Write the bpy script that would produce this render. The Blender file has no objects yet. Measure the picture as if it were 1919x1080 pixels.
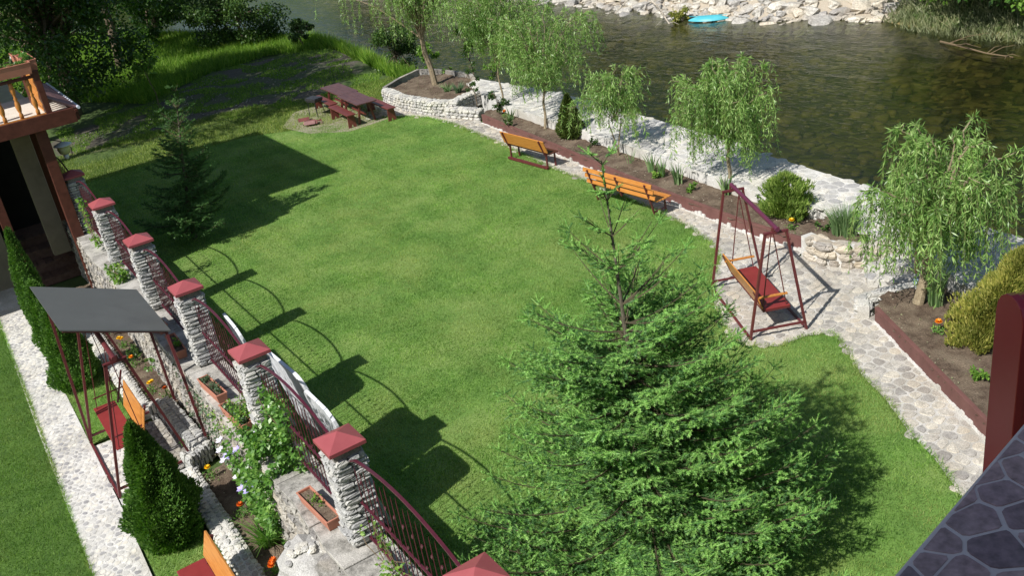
import bpy, math, random
import numpy as np
from mathutils import Vector, Matrix, noise

random.seed(7)
rng = np.random.default_rng(7)
sc = bpy.context.scene
COL = sc.collection
rad = math.radians

# ------------------------------------------------------------------ camera
PITCH, ROLL, YAW = 0.451, -0.159, 0.524
fw = Vector((math.sin(YAW) * math.cos(PITCH), math.cos(YAW) * math.cos(PITCH), -math.sin(PITCH)))
r0 = Vector((math.cos(YAW), -math.sin(YAW), 0)); u0 = r0.cross(fw)
R_ = math.cos(ROLL) * r0 + math.sin(ROLL) * u0
U_ = -math.sin(ROLL) * r0 + math.cos(ROLL) * u0
cd = bpy.data.cameras.new('camera'); cam = bpy.data.objects.new('camera', cd); COL.objects.link(cam)
M = Matrix((R_, U_, -fw)).transposed().to_4x4(); M.translation = Vector((-2.805, -24.306, 9.036))
cam.matrix_world = M
cd.sensor_width = 36; cd.lens = 1833.44 / 1919 * 36; cd.clip_start = .05; cd.clip_end = 600
sc.camera = cam

# ------------------------------------------------------------------ sky and sun
SUN = Vector((-.915, -.206, 1.0)).normalized()
EL = math.asin(SUN.z)
AZ = math.atan2(SUN.x, SUN.y)
w = bpy.data.worlds.new('World'); sc.world = w; w.use_nodes = True
nt = w.node_tree; nt.nodes.clear()
sky = nt.nodes.new('ShaderNodeTexSky'); sky.sky_type = 'NISHITA'; sky.sun_disc = False
sky.sun_elevation = EL; sky.sun_rotation = AZ
bg = nt.nodes.new('ShaderNodeBackground'); bg.inputs['Strength'].default_value = .078
wo = nt.nodes.new('ShaderNodeOutputWorld')
nt.links.new(sky.outputs[0], bg.inputs[0]); nt.links.new(bg.outputs[0], wo.inputs[0])
sl = bpy.data.lights.new('sun', 'SUN'); sl.energy = 4.6; sl.angle = rad(.5); sl.color = (1, .96, .9)
so = bpy.data.objects.new('sun', sl); COL.objects.link(so)
so.rotation_euler = SUN.to_track_quat('Z', 'Y').to_euler(); so.location = (-20, -10, 30)
sc.view_settings.view_transform = 'Standard'; sc.view_settings.look = 'None'
sc.view_settings.exposure = 0.3; sc.view_settings.gamma = 1

# ------------------------------------------------------------------ materials
def newmat(name):
    m = bpy.data.materials.new(name); m.use_nodes = True
    t = m.node_tree; t.nodes.clear()
    o = t.nodes.new('ShaderNodeOutputMaterial')
    return m, t, o
def N(t, typ, **k):
    n = t.nodes.new(typ)
    for a, b in k.items(): setattr(n, a, b)
    return n
def ramp(t, fac, stops):
    r = N(t, 'ShaderNodeValToRGB'); e = r.color_ramp.elements
    while len(e) < len(stops): e.new(.5)
    for i, (p, c) in enumerate(stops):
        e[i].position = p; e[i].color = (*c, 1)
    t.links.new(fac, r.inputs[0]); return r.outputs[0]
def tex(t, kind, scale, detail=4, dist=0, vec=None, rough=.6):
    n = N(t, 'ShaderNodeTexNoise' if kind == 'noise' else 'ShaderNodeTexVoronoi')
    n.inputs['Scale'].default_value = scale
    if kind == 'noise':
        n.inputs['Detail'].default_value = detail; n.inputs['Distortion'].default_value = dist
        n.inputs['Roughness'].default_value = rough
    if vec: t.links.new(vec, n.inputs['Vector'])
    return n
def mix(t, fac, a, b, mode='MIX'):
    n = N(t, 'ShaderNodeMix', data_type='RGBA', blend_type=mode)
    for s, v in ((n.inputs[0], fac), (n.inputs[6], a), (n.inputs[7], b)):
        if hasattr(v, 'is_linked') or isinstance(v, bpy.types.NodeSocket): t.links.new(v, s)
        else: s.default_value = v if isinstance(v, float) else (*v, 1)
    return n.outputs[2]
def surf(name, c1, c2, scale=6, rough=.8, bump=.3, bscale=40, c3=None, fine=None, isl=0, spec=.3, metal=0, wear=None, bdist=.01):
    """two noise scales of colour, fine bump, optional per-piece variation and worn patches"""
    m, t, o = newmat(name)
    geo = N(t, 'ShaderNodeNewGeometry'); pos = geo.outputs['Position']
    n1 = tex(t, 'noise', scale, 6, .3, pos)
    col = ramp(t, n1.outputs[0], [(.3, c1), (.7, c2)])
    if c3:
        n2 = tex(t, 'noise', scale * .23, 3, 0, pos)
        f2 = ramp(t, n2.outputs[0], [(.45, (0, 0, 0)), (.62, (1, 1, 1))])
        col = mix(t, f2, col, c3)
    if fine:
        n3 = tex(t, 'noise', fine, 3, 0, pos)
        f3 = ramp(t, n3.outputs[0], [(.25, (.55,) * 3), (.75, (1.35,) * 3)])
        col = mix(t, 1.0, col, f3, 'MULTIPLY')
    if isl:
        oi = N(t, 'ShaderNodeObjectInfo')
        ad = N(t, 'ShaderNodeMath', operation='ADD'); t.links.new(geo.outputs['Random Per Island'], ad.inputs[0]); t.links.new(oi.outputs['Random'], ad.inputs[1])
        fr = N(t, 'ShaderNodeMath', operation='FRACT'); t.links.new(ad.outputs[0], fr.inputs[0])
        f4 = ramp(t, fr.outputs[0], [(0, (1 - isl, 1 - isl, 1 - isl * .9)), (.5, (1, 1, 1)), (1, (1 + isl * .6, 1 + isl * .5, 1 + isl * .3))])
        col = mix(t, 1.0, col, f4, 'MULTIPLY')
    if wear:
        n5 = tex(t, 'noise', wear[1], 8, .5, pos, .7)
        f5 = ramp(t, n5.outputs[0], [(wear[2], (0, 0, 0)), (wear[2] + .05, (1, 1, 1))])
        col = mix(t, f5, col, wear[0])
    b = N(t, 'ShaderNodeBsdfPrincipled'); t.links.new(col, b.inputs['Base Color'])
    b.inputs['Roughness'].default_value = rough; b.inputs['Specular IOR Level'].default_value = spec; b.inputs['Metallic'].default_value = metal
    if bump:
        nb = tex(t, 'noise', bscale, 6, 0, pos)
        bp = N(t, 'ShaderNodeBump'); bp.inputs['Strength'].default_value = bump; bp.inputs['Distance'].default_value = bdist
        t.links.new(nb.outputs[0], bp.inputs['Height']); t.links.new(bp.outputs[0], b.inputs['Normal'])
    t.links.new(b.outputs[0], o.inputs[0]); return m
def leafmat(name, dark, mid, light, trans=.3, rough=.5, patch=None, spec=.35, dry=None):
    m, t, o = newmat(name)
    geo = N(t, 'ShaderNodeNewGeometry')
    col = ramp(t, geo.outputs['Random Per Island'], [(0, dark), (.5, mid), (1, light)])
    n1 = tex(t, 'noise', patch or 1.2, 3, 0, geo.outputs['Position'])
    f = ramp(t, n1.outputs[0], [(.3, (.7, .75, .7)), (.7, (1.25, 1.2, 1.1))])
    col = mix(t, 1.0, col, f, 'MULTIPLY')
    if dry:
        n2 = tex(t, 'noise', .45, 6, .8, geo.outputs['Position'], .7); f2 = ramp(t, n2.outputs[0], [(.44, (0, 0, 0)), (.66, (.9,) * 3)]); col = mix(t, f2, col, dry)
        n3 = tex(t, 'noise', 7, 4, .4, geo.outputs['Position'], .7); f3 = ramp(t, n3.outputs[0], [(.3, (.72, .8, .75)), (.7, (1.2, 1.15, 1.15))]); col = mix(t, 1.0, col, f3, 'MULTIPLY')
        mp = N(t, 'ShaderNodeMapping'); mp.inputs['Rotation'].default_value = (0, 0, .35); mp.inputs['Scale'].default_value = (2.6, .16, 1); t.links.new(geo.outputs['Position'], mp.inputs[0])
        n4 = tex(t, 'noise', 1.0, 3, .2, mp.outputs[0]); f4 = ramp(t, n4.outputs[0], [(.38, (.84, .87, .84)), (.62, (1.18, 1.14, 1.16))]); col = mix(t, 1.0, col, f4, 'MULTIPLY')
    b = N(t, 'ShaderNodeBsdfPrincipled'); t.links.new(col, b.inputs['Base Color'])
    b.inputs['Roughness'].default_value = rough; b.inputs['Specular IOR Level'].default_value = spec
    tr = N(t, 'ShaderNodeBsdfTranslucent'); c2 = mix(t, 1.0, col, (1.3, 1.5, .6), 'MULTIPLY'); t.links.new(c2, tr.inputs[0])
    ms = N(t, 'ShaderNodeMixShader'); ms.inputs[0].default_value = trans
    t.links.new(b.outputs[0], ms.inputs[1]); t.links.new(tr.outputs[0], ms.inputs[2]); t.links.new(ms.outputs[0], o.inputs[0])
    return m
MT = {}
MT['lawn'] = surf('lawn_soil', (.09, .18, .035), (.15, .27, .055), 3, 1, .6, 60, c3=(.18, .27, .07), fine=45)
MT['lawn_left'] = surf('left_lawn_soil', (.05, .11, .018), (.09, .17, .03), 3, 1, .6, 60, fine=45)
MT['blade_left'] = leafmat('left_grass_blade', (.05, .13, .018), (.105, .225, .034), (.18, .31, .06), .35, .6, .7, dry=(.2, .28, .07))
MT['blade'] = leafmat('grass_blade', (.10, .22, .04), (.19, .36, .075), (.32, .48, .14), .4, .6, .7, dry=(.34, .39, .14))
MT['rough_blade'] = leafmat('meadow_blade', (.08, .18, .02), (.17, .32, .04), (.32, .45, .08), .4, .6, .5)
MT['dry_blade'] = leafmat('dry_grass_blade', (.12, .19, .035), (.22, .31, .07), (.38, .42, .14), .35, .6, .6)
MT['white_stone'] = surf('white_stone', (.46, .45, .42), (.70, .69, .65), 7, .85, .5, 30, c3=(.5, .49, .45), isl=.3, fine=60)
MT['path_stone'] = surf('river_cobble', (.36, .34, .30), (.60, .57, .51), 6, .7, .4, 40, c3=(.44, .40, .34), isl=.32, fine=50)
MT['pebble'] = surf('pale_pebble', (.45, .44, .41), (.68, .67, .64), 9, .7, .3, 40, isl=.45)
MT['mortar'] = surf('pale_mortar', (.44, .42, .38), (.62, .60, .56), 5, .95, .6, 50, c3=(.38, .36, .31), fine=70)
MT['mortar_w'] = surf('whitewashed_mortar', (.58, .57, .54), (.72, .71, .68), 4, .95, .6, 40, c3=(.5, .48, .43), fine=70)
MT['dark_mortar'] = surf('grey_mortar', (.16, .15, .13), (.3, .28, .25), 8, .95, .6, 50, fine=60)
MT['grey_stone'] = surf('weathered_grey_stone', (.22, .21, .19), (.5, .48, .44), 9, .9, .8, 35, c3=(.36, .33, .28), isl=.35, fine=55)
MT['pillar_stone'] = surf('layered_grey_stone', (.34, .34, .33), (.56, .56, .54), 12, .85, .6, 50, isl=.25, fine=60)
MT['coping'] = surf('lichened_coping', (.15, .145, .13), (.46, .44, .40), 11, .95, .8, 45, c3=(.5, .48, .44), fine=90)
MT['tan_stone'] = surf('tan_field_stone', (.34, .29, .22), (.58, .53, .45), 6, .85, .6, 30, c3=(.5, .46, .4), isl=.3, fine=60)
MT['soil'] = surf('garden_soil', (.075, .05, .034), (.17, .125, .09), 9, 1, 1, 35, c3=(.2, .155, .11), fine=40, bdist=.03)
MT['sand'] = surf('trodden_sand', (.25, .22, .16), (.40, .36, .28), 5, 1, .7, 35, c3=(.2, .22, .1), fine=50)
MT['curb'] = surf('maroon_painted_curb', (.13, .06, .052), (.18, .085, .075), 4, .7, .3, 40, wear=((.5, .46, .42), 7, .66))
MT['capred'] = surf('red_cap_sheet', (.30, .068, .075), (.35, .085, .092), 3, .45, .05, 80, spec=.5)
MT['iron'] = surf('maroon_painted_iron', (.07, .012, .022), (.10, .018, .032), 8, .35, .1, 60, spec=.5)
MT['iron2'] = surf('dark_red_steel', (.105, .02, .024), (.14, .03, .034), 10, .4, .1, 60, spec=.5, wear=((.12, .06, .045), 20, .68))
MT['purple'] = surf('purple_painted_beam', (.10, .02, .045), (.13, .026, .06), 8, .35, .1, 60, spec=.5)
MT['redseat'] = surf('red_painted_seat', (.20, .025, .024), (.25, .035, .034), 4, .45, .1, 50, spec=.5, wear=((.2, .07, .05), 9, .7))
MT['redwood'] = surf('oxblood_painted_wood', (.12, .03, .025), (.19, .05, .042), 6, .4, .25, 30, spec=.5, wear=((.22, .12, .09), 9, .68))
MT['tablewood'] = surf('purple_brown_table_top', (.085, .038, .038), (.14, .065, .06), 5, .4, .25, 30, spec=.5, wear=((.24, .15, .13), 7, .66))
MT['endgrain'] = surf('fresh_cut_wood', (.5, .33, .18), (.62, .44, .26), 12, .7, .3, 40)
MT['bark'] = surf('grey_brown_bark', (.10, .075, .055), (.22, .17, .12), 18, .95, .9, 30, fine=40)
MT['willow_bark'] = surf('tan_willow_bark', (.22, .17, .11), (.36, .30, .2), 14, .9, .7, 30, fine=40)
MT['twig'] = surf('brown_twig', (.13, .09, .05), (.2, .15, .09), 20, .9, .3, 30)
MT['greentwig'] = surf('green_willow_twig', (.12, .15, .05), (.2, .22, .08), 20, .8, .1, 30)
MT['spruce_twig'] = surf('spruce_twig', (.07, .06, .035), (.12, .10, .06), 20, .9, .2, 30)
MT['spruce_bark'] = surf('spruce_bark', (.075, .065, .045), (.15, .13, .095), 18, .95, .9, 30)
MT['drift'] = surf('bleached_driftwood', (.4, .35, .28), (.55, .5, .42), 10, .9, .3, 30)
MT['dark_tile_mortar'] = surf('tile_joint_mortar', (.62, .52, .49), (.72, .62, .58), 10, .9, .4, 60)
MT['tile'] = surf('purple_grey_floor_tile', (.32, .21, .22), (.42, .28, .27), 5, .45, .3, 30, isl=.35, c3=(.36, .27, .26), fine=30)
MT['spout'] = surf('dark_red_glossy_metal', (.34, .02, .03), (.38, .025, .036), 3, .2, .03, 30, spec=.6)
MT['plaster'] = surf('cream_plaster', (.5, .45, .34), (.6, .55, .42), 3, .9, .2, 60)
MT['plaster_shaded'] = surf('cream_plaster_shaded', (.2, .17, .12), (.27, .24, .17), 3, .9, .2, 60)  # cream plaster again, its colour darkened for the shade under the balcony
MT['deck'] = surf('pale_deck', (.62, .56, .48), (.72, .66, .58), 4, .7, .1, 40)
MT['roofing'] = surf('corrugated_maroon_roof', (.22, .12, .12), (.3, .18, .18), 4, .4, .1, 40, spec=.6)
MT['darkwood'] = surf('dark_red_brown_timber', (.07, .022, .014), (.12, .04, .026), 7, .5, .3, 25)
MT['plank'] = surf('worn_brown_plank', (.10, .055, .04), (.18, .11, .08), 10, .7, .4, 30, isl=.3)
MT['terracotta'] = surf('terracotta_plastic', (.42, .17, .11), (.5, .22, .15), 6, .6, .1, 60)
MT['dark'] = surf('dark_interior', (.01, .009, .008), (.02, .018, .015), 2, .9, 0)
MT['white_plastic'] = surf('white_plastic', (.72, .74, .78), (.8, .81, .84), 3, .35, .05, 60, spec=.5)
MT['canopy'] = surf('dark_grey_roofing_felt', (.11, .115, .112), (.135, .142, .138), 2.5, .7, .25, 90, c3=(.12, .127, .123))
MT['black'] = surf('black_metal', (.02, .02, .024), (.045, .045, .05), 12, .5, .1, 50, spec=.5)
MT['lampmetal'] = surf('pale_enamel', (.6, .65, .75), (.7, .74, .82), 3, .25, 0, spec=.6)
MT['lampglass'] = surf('ribbed_yellowish_glass', (.45, .45, .2), (.55, .55, .3), 20, .15, .1, 50, spec=.6)
MT['cyan'] = surf('turquoise_plastic', (.06, .38, .46), (.1, .46, .54), 2, .4, .1, 8)
MT['rock'] = surf('riprap_rock', (.40, .38, .34), (.62, .60, .55), 2.2, .9, .8, 9, c3=(.5, .45, .37), isl=.3, fine=12, bdist=.04)
MT['skin'] = surf('skin', (.5, .28, .2), (.56, .33, .24), 6, .6, .05, 60)
MT['cloth'] = surf('white_cotton', (.65, .65, .66), (.75, .75, .76), 8, .9, .3, 60)
MT['denim'] = surf('blue_shorts', (.05, .08, .18), (.08, .12, .24), 10, .9, .3, 60)
MT['hair'] = surf('brown_hair', (.04, .025, .015), (.08, .05, .03), 30, .7, .5, 80)
MT['shoe'] = surf('pale_blue_shoe', (.45, .6, .75), (.6, .72, .82), 12, .6, .2, 60)
def simple(name, c, rough=.5): return surf(name, tuple(x * .85 for x in c), c, 10, rough, .05, 60, isl=.15)
MT['orange_fl'] = simple('orange_petals', (.85, .28, .01)); MT['yellow_fl'] = simple('yellow_petals', (.9, .55, .01)); MT['deep_fl'] = simple('deep_orange_petals', (.75, .13, .01))
MT['violet_fl'] = simple('pale_violet_petals', (.48, .42, .85)); MT['white_fl'] = simple('white_petals', (.75, .72, .85))
MT['spruce'] = leafmat('spruce_needles', (.045, .14, .042), (.09, .22, .068), (.15, .30, .10), .15, .5, 2)
MT['newshoot'] = leafmat('spruce_new_growth', (.16, .37, .09), (.25, .49, .125), (.36, .57, .18), .2, .5, 2)
MT['firdark'] = leafmat('fir_needles', (.04, .11, .035), (.08, .18, .055), (.16, .3, .09), .15, .5, 2)
MT['willow'] = leafmat('willow_leaves', (.12, .24, .06), (.22, .38, .10), (.38, .52, .20), .35, .4, 1.5, .5)
MT['thuja'] = leafmat('thuja_sprays', (.04, .11, .02), (.09, .2, .035), (.17, .31, .065), .25, .5, 3)
MT['thuja2'] = leafmat('thuja_olive_sprays', (.04, .075, .015), (.08, .12, .025), (.13, .17, .04), .2, .5, 3)
MT['golden'] = leafmat('golden_conifer_sprays', (.10, .14, .025), (.27, .28, .06), (.46, .43, .13), .3, .5, 3)
MT['juniper'] = leafmat('juniper_sprays', (.09, .17, .03), (.19, .29, .06), (.33, .42, .12), .3, .5, 3)
MT['decid'] = leafmat('broad_leaves', (.025, .07, .014), (.05, .12, .022), (.10, .2, .04), .3, .3, .6, .6)
MT['decid2'] = leafmat('bush_leaves', (.03, .075, .02), (.06, .12, .03), (.11, .18, .05), .3, .4, .6)
MT['bright'] = leafmat('bright_leaves', (.08, .19, .03), (.15, .29, .045), (.25, .4, .08), .35, .4, 2)
MT['iris'] = leafmat('iris_leaves', (.10, .19, .08), (.17, .28, .12), (.28, .38, .2), .2, .4, 3)
MT['reed'] = leafmat('grey_reed', (.12, .15, .07), (.2, .23, .12), (.32, .32, .2), .25, .5, 1)
MT['vine'] = leafmat('vine_leaves', (.06, .16, .03), (.12, .27, .05), (.22, .38, .09), .3, .35, 4, .6)
MT['bluegreen'] = leafmat('grey_green_leaves', (.05, .1, .06), (.1, .17, .1), (.18, .26, .16), .25, .4, 3)
def wood_orange():
    m, t, o = newmat('orange_varnished_wood')
    tc = N(t, 'ShaderNodeTexCoord'); mp = N(t, 'ShaderNodeMapping'); mp.inputs['Scale'].default_value = (14, 1.2, 14)
    t.links.new(tc.outputs['Object'], mp.inputs[0])
    n = tex(t, 'noise', 2.2, 6, 1.2, mp.outputs[0])
    col = ramp(t, n.outputs[0], [(.25, (.36, .13, .03)), (.5, (.52, .21, .045)), (.75, (.62, .29, .08))])
    b = N(t, 'ShaderNodeBsdfPrincipled'); t.links.new(col, b.inputs['Base Color']); b.inputs['Roughness'].default_value = .38
    t.links.new(b.outputs[0], o.inputs[0]); return m
MT['orange'] = wood_orange()
def water():
    m, t, o = newmat('river_water')
    geo = N(t, 'ShaderNodeNewGeometry'); mp = N(t, 'ShaderNodeMapping'); mp.inputs['Scale'].default_value = (1.0, .45, 1); mp.inputs['Rotation'].default_value = (0, 0, .1)
    t.links.new(geo.outputs['Position'], mp.inputs[0])
    n1 = tex(t, 'noise', 1.1, 4, .6, mp.outputs[0]); n2 = tex(t, 'noise', 6.5, 4, .8, mp.outputs[0])
    ad = N(t, 'ShaderNodeMath', operation='MULTIPLY_ADD'); ad.inputs[1].default_value = .35
    t.links.new(n2.outputs[0], ad.inputs[0]); t.links.new(n1.outputs[0], ad.inputs[2])
    bp = N(t, 'ShaderNodeBump'); bp.inputs['Strength'].default_value = .42; bp.inputs['Distance'].default_value = .08
    t.links.new(ad.outputs[0], bp.inputs['Height'])
    gl = N(t, 'ShaderNodeBsdfGlossy'); gl.inputs['Roughness'].default_value = .07; gl.inputs[0].default_value = (.95, .97, 1, 1); t.links.new(bp.outputs[0], gl.inputs['Normal'])
    rf = N(t, 'ShaderNodeBsdfTransparent'); rf.inputs[0].default_value = (.44, .47, .30, 1)
    df = N(t, 'ShaderNodeBsdfDiffuse'); df.inputs[0].default_value = (.022, .026, .014, 1)
    m1 = N(t, 'ShaderNodeMixShader'); m1.inputs[0].default_value = .18; t.links.new(rf.outputs[0], m1.inputs[1]); t.links.new(df.outputs[0], m1.inputs[2])
    fr = N(t, 'ShaderNodeFresnel'); fr.inputs[0].default_value = 1.33; t.links.new(bp.outputs[0], fr.inputs['Normal'])
    ms = N(t, 'ShaderNodeMixShader'); t.links.new(fr.outputs[0], ms.inputs[0]); t.links.new(m1.outputs[0], ms.inputs[1]); t.links.new(gl.outputs[0], ms.inputs[2])
    t.links.new(ms.outputs[0], o.inputs[0]); return m
MT['water'] = water()
def terrain_mat():
    m, t, o = newmat('terrain_ground')
    geo = N(t, 'ShaderNodeNewGeometry'); pos = geo.outputs['Position']
    at = N(t, 'ShaderNodeVertexColor'); at.layer_name = 'zone'
    sp = N(t, 'ShaderNodeSeparateColor'); t.links.new(at.outputs[0], sp.inputs[0])
    n = tex(t, 'noise', 3, 6, .2, pos); f = tex(t, 'noise', 30, 4, 0, pos)
    grass = ramp(t, n.outputs[0], [(.3, (.04, .075, .015)), (.7, (.085, .14, .03))])
    dirt = ramp(t, f.outputs[0], [(.3, (.055, .05, .035)), (.7, (.14, .125, .095))])
    vb = tex(t, 'voronoi', 4.2, vec=pos); bed = ramp(t, vb.outputs['Color'], [(.2, (.05, .045, .025)), (.5, (.15, .125, .06)), (.85, (.32, .28, .16))])
    nb = tex(t, 'noise', .5, 4, .5, pos); bf = ramp(t, nb.outputs[0], [(.35, (.3, .35, .25)), (.65, (1.5, 1.4, 1.1))]); bed = mix(t, 1.0, bed, bf, 'MULTIPLY')
    ad = N(t, 'ShaderNodeMath', operation='MULTIPLY_ADD'); ad.inputs[1].default_value = .7; ad.inputs[2].default_value = -.35
    t.links.new(n.outputs[0], ad.inputs[0])
    a2 = N(t, 'ShaderNodeMath', operation='ADD'); t.links.new(sp.outputs[0], a2.inputs[0]); t.links.new(ad.outputs[0], a2.inputs[1])
    df = ramp(t, a2.outputs[0], [(.4, (0, 0, 0)), (.6, (1, 1, 1))])
    c = mix(t, df, grass, dirt); c = mix(t, sp.outputs[1], c, bed)
    pale = ramp(t, f.outputs[0], [(.3, (.34, .29, .22)), (.7, (.52, .46, .37))]); c = mix(t, sp.outputs[2], c, pale)
    b = N(t, 'ShaderNodeBsdfPrincipled'); t.links.new(c, b.inputs['Base Color']); b.inputs['Roughness'].default_value = .95
    bp = N(t, 'ShaderNodeBump'); bp.inputs['Strength'].default_value = .8; bp.inputs['Distance'].default_value = .03
    t.links.new(f.outputs[0], bp.inputs['Height']); t.links.new(bp.outputs[0], b.inputs['Normal'])
    t.links.new(b.outputs[0], o.inputs[0]); return m
MT['terrain'] = terrain_mat()

# ------------------------------------------------------------------ object helpers
def tag(o, label=None, cat=None, group=None, kind=None):
    if label: o['label'] = label
    if cat: o['category'] = cat
    if group: o['group'] = group
    if kind: o['kind'] = kind
    return o
def thing(name, label, cat, loc=(0, 0, 0), rz=0, group=None):
    o = bpy.data.objects.new(name, None); COL.objects.link(o)
    o.location = loc; o.rotation_euler = (0, 0, rz); o.empty_display_size = .2
    return tag(o, label, cat, group)
def link(name, me, m, parent=None, off=None, loc=None):
    o = bpy.data.objects.new(name, me); COL.objects.link(o)
    if m is not None and not me.materials: me.materials.append(MT[m] if isinstance(m, str) else m)
    if parent is not None: o.parent = parent
    if loc is not None: o.location = loc
    return o
def mesh_np(name, v, f, smooth=False):
    v = np.asarray(v, np.float32).reshape(-1, 3); f = np.asarray(f, np.int32)
    me = bpy.data.meshes.new(name); k = f.shape[1]; n = len(f)
    me.vertices.add(len(v)); me.vertices.foreach_set('co', v.ravel())
    me.loops.add(n * k); me.loops.foreach_set('vertex_index', f.ravel())
    me.polygons.add(n); me.polygons.foreach_set('loop_start', np.arange(0, n * k, k, dtype=np.int32)); me.polygons.foreach_set('loop_total', np.full(n, k, np.int32))
    me.update(calc_edges=True)
    if smooth: me.polygons.foreach_set('use_smooth', np.ones(n, bool))
    return me
class MB:
    def __init__(s): s.v = []; s.f = []
    def add(s, vs, fs):
        b = len(s.v); s.v += [tuple(p) for p in vs]; s.f += [tuple(i + b for i in q) for q in fs]; return s
    def box(s, c, d, rot=None, taper=1.0):
        x, y, z = (q / 2 for q in d); V = []
        for sz in (-1, 1):
            k = 1 if sz < 0 else taper
            for sx, sy in ((-1, -1), (1, -1), (1, 1), (-1, 1)): V.append(Vector((sx * x * k, sy * y * k, sz * z)))
        if rot is not None: V = [rot @ p for p in V]
        c = Vector(c); return s.add([p + c for p in V], [(3, 2, 1, 0), (4, 5, 6, 7), (0, 1, 5, 4), (1, 2, 6, 5), (2, 3, 7, 6), (3, 0, 4, 7)])
    def bar(s, a, b, wd, h=None, up=(0, 0, 1)):
        a, b = Vector(a), Vector(b); d = b - a; L = d.length; d.normalize(); up = Vector(up)
        if abs(d.dot(up)) > .98: up = Vector((1, 0, 0))
        x = d.cross(up).normalized(); z = x.cross(d)
        return s.box((a + b) / 2, (wd, L, h or wd), Matrix((x, d, z)).transposed())
    def tube(s, pts, r, n=6, cap=True):
        pts = [Vector(p) for p in pts]; m = len(pts)
        rs = r if isinstance(r, (list, tuple)) else [r] * m; V = []; F = []
        for i, p in enumerate(pts):
            d = (pts[min(i + 1, m - 1)] - pts[max(i - 1, 0)]).normalized()
            a = d.orthogonal().normalized() if i == 0 else (a - d * a.dot(d)).normalized()
            b = d.cross(a)
            for k in range(n):
                t = 2 * math.pi * k / n; V.append(p + (a * math.cos(t) + b * math.sin(t)) * rs[i])
        for i in range(m - 1):
            for k in range(n): F.append((i * n + k, i * n + (k + 1) % n, (i + 1) * n + (k + 1) % n, (i + 1) * n + k))
        if cap: F.append(tuple(range(n - 1, -1, -1))); F.append(tuple((m - 1) * n + k for k in range(n)))
        return s.add(V, F)
    def prism(s, poly, z0, z1):
        n = len(poly); ar = sum(poly[i][0] * poly[(i + 1) % n][1] - poly[(i + 1) % n][0] * poly[i][1] for i in range(n))
        if ar < 0: poly = poly[::-1]
        V = [(x, y, z0) for x, y in poly] + [(x, y, z1) for x, y in poly]
        F = [tuple(range(n - 1, -1, -1)), tuple(range(n, 2 * n))] + [(i, (i + 1) % n, n + (i + 1) % n, n + i) for i in range(n)]
        return s.add(V, F)
    def lathe(s, prof, n=12, c=(0, 0, 0)):
        V = []; F = []
        for r, z in prof:
            for k in range(n): t = 2 * math.pi * k / n; V.append((c[0] + r * math.cos(t), c[1] + r * math.sin(t), c[2] + z))
        for i in range(len(prof) - 1):
            for k in range(n): F.append((i * n + k, i * n + (k + 1) % n, (i + 1) * n + (k + 1) % n, (i + 1) * n + k))
        F.append(tuple(range(n - 1, -1, -1))); F.append(tuple((len(prof) - 1) * n + k for k in range(n)))
        return s.add(V, F)
    def mesh(s, name='m', smooth=False):
        me = bpy.data.meshes.new(name); me.from_pydata(s.v, [], s.f); me.update()
        if smooth: me.polygons.foreach_set('use_smooth', [True] * len(me.polygons))
        return me
    def build(s, name, m, parent=None, off=None, smooth=False, bevel=0, loc=None):
        if off is not None:
            ox, oy, oz = off; s.v = [(x - ox, y - oy, z - oz) for x, y, z in s.v]
        o = link(name, s.mesh(name, smooth), m, parent, loc=loc)
        if bevel:
            b = o.modifiers.new('bevel', 'BEVEL'); b.width = bevel; b.segments = 2; b.limit_method = 'ANGLE'
        return o

def stone_mesh(seed, sq=.55, nu=6, nv=4, jit=.12):
    """unit rounded irregular stone, half size 1"""
    r = random.Random(seed); mb = MB(); V = [(0, 0, -1)]; F = []
    sg = lambda a, e: math.copysign(abs(a) ** e, a)
    for j in range(1, nv):
        ph = -math.pi / 2 + math.pi * j / nv
        for i in range(nu):
            th = 2 * math.pi * (i + .5 * (j % 2)) / nu
            k = 1 + r.uniform(-jit, jit)
            V.append((sg(math.cos(ph), sq) * sg(math.cos(th), sq) * k, sg(math.cos(ph), sq) * sg(math.sin(th), sq) * k, sg(math.sin(ph), sq) * (1 + r.uniform(-jit, jit) * .5)))
    V.append((0, 0, 1)); T = len(V) - 1
    for i in range(nu):
        F.append((0, 1 + (i + 1) % nu, 1 + i)); F.append((T, 1 + (nv - 2) * nu + i, 1 + (nv - 2) * nu + (i + 1) % nu))
        for j in range(nv - 2):
            a = 1 + j * nu; F.append((a + i, a + (i + 1) % nu, a + nu + (i + 1) % nu, a + nu + i))
    return mb.add(V, F)
STONES = {}
def stone_set(mat, sq=.6, n=7, jit=.14, smooth=False, nu=7, nv=4):
    k = (mat, sq, smooth)
    if k not in STONES:
        L = []
        for i in range(n):
            me = stone_mesh(100 + i, sq, nu, nv, jit).mesh('stone', smooth); me.materials.append(MT[mat]); L.append(me)
        STONES[k] = L
    return STONES[k]
def put(me, name, parent, loc, sc_, rot):
    o = bpy.data.objects.new(name, me); COL.objects.link(o); o.parent = parent
    o.location = loc; o.scale = sc_; o.rotation_euler = rot; return o

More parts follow.
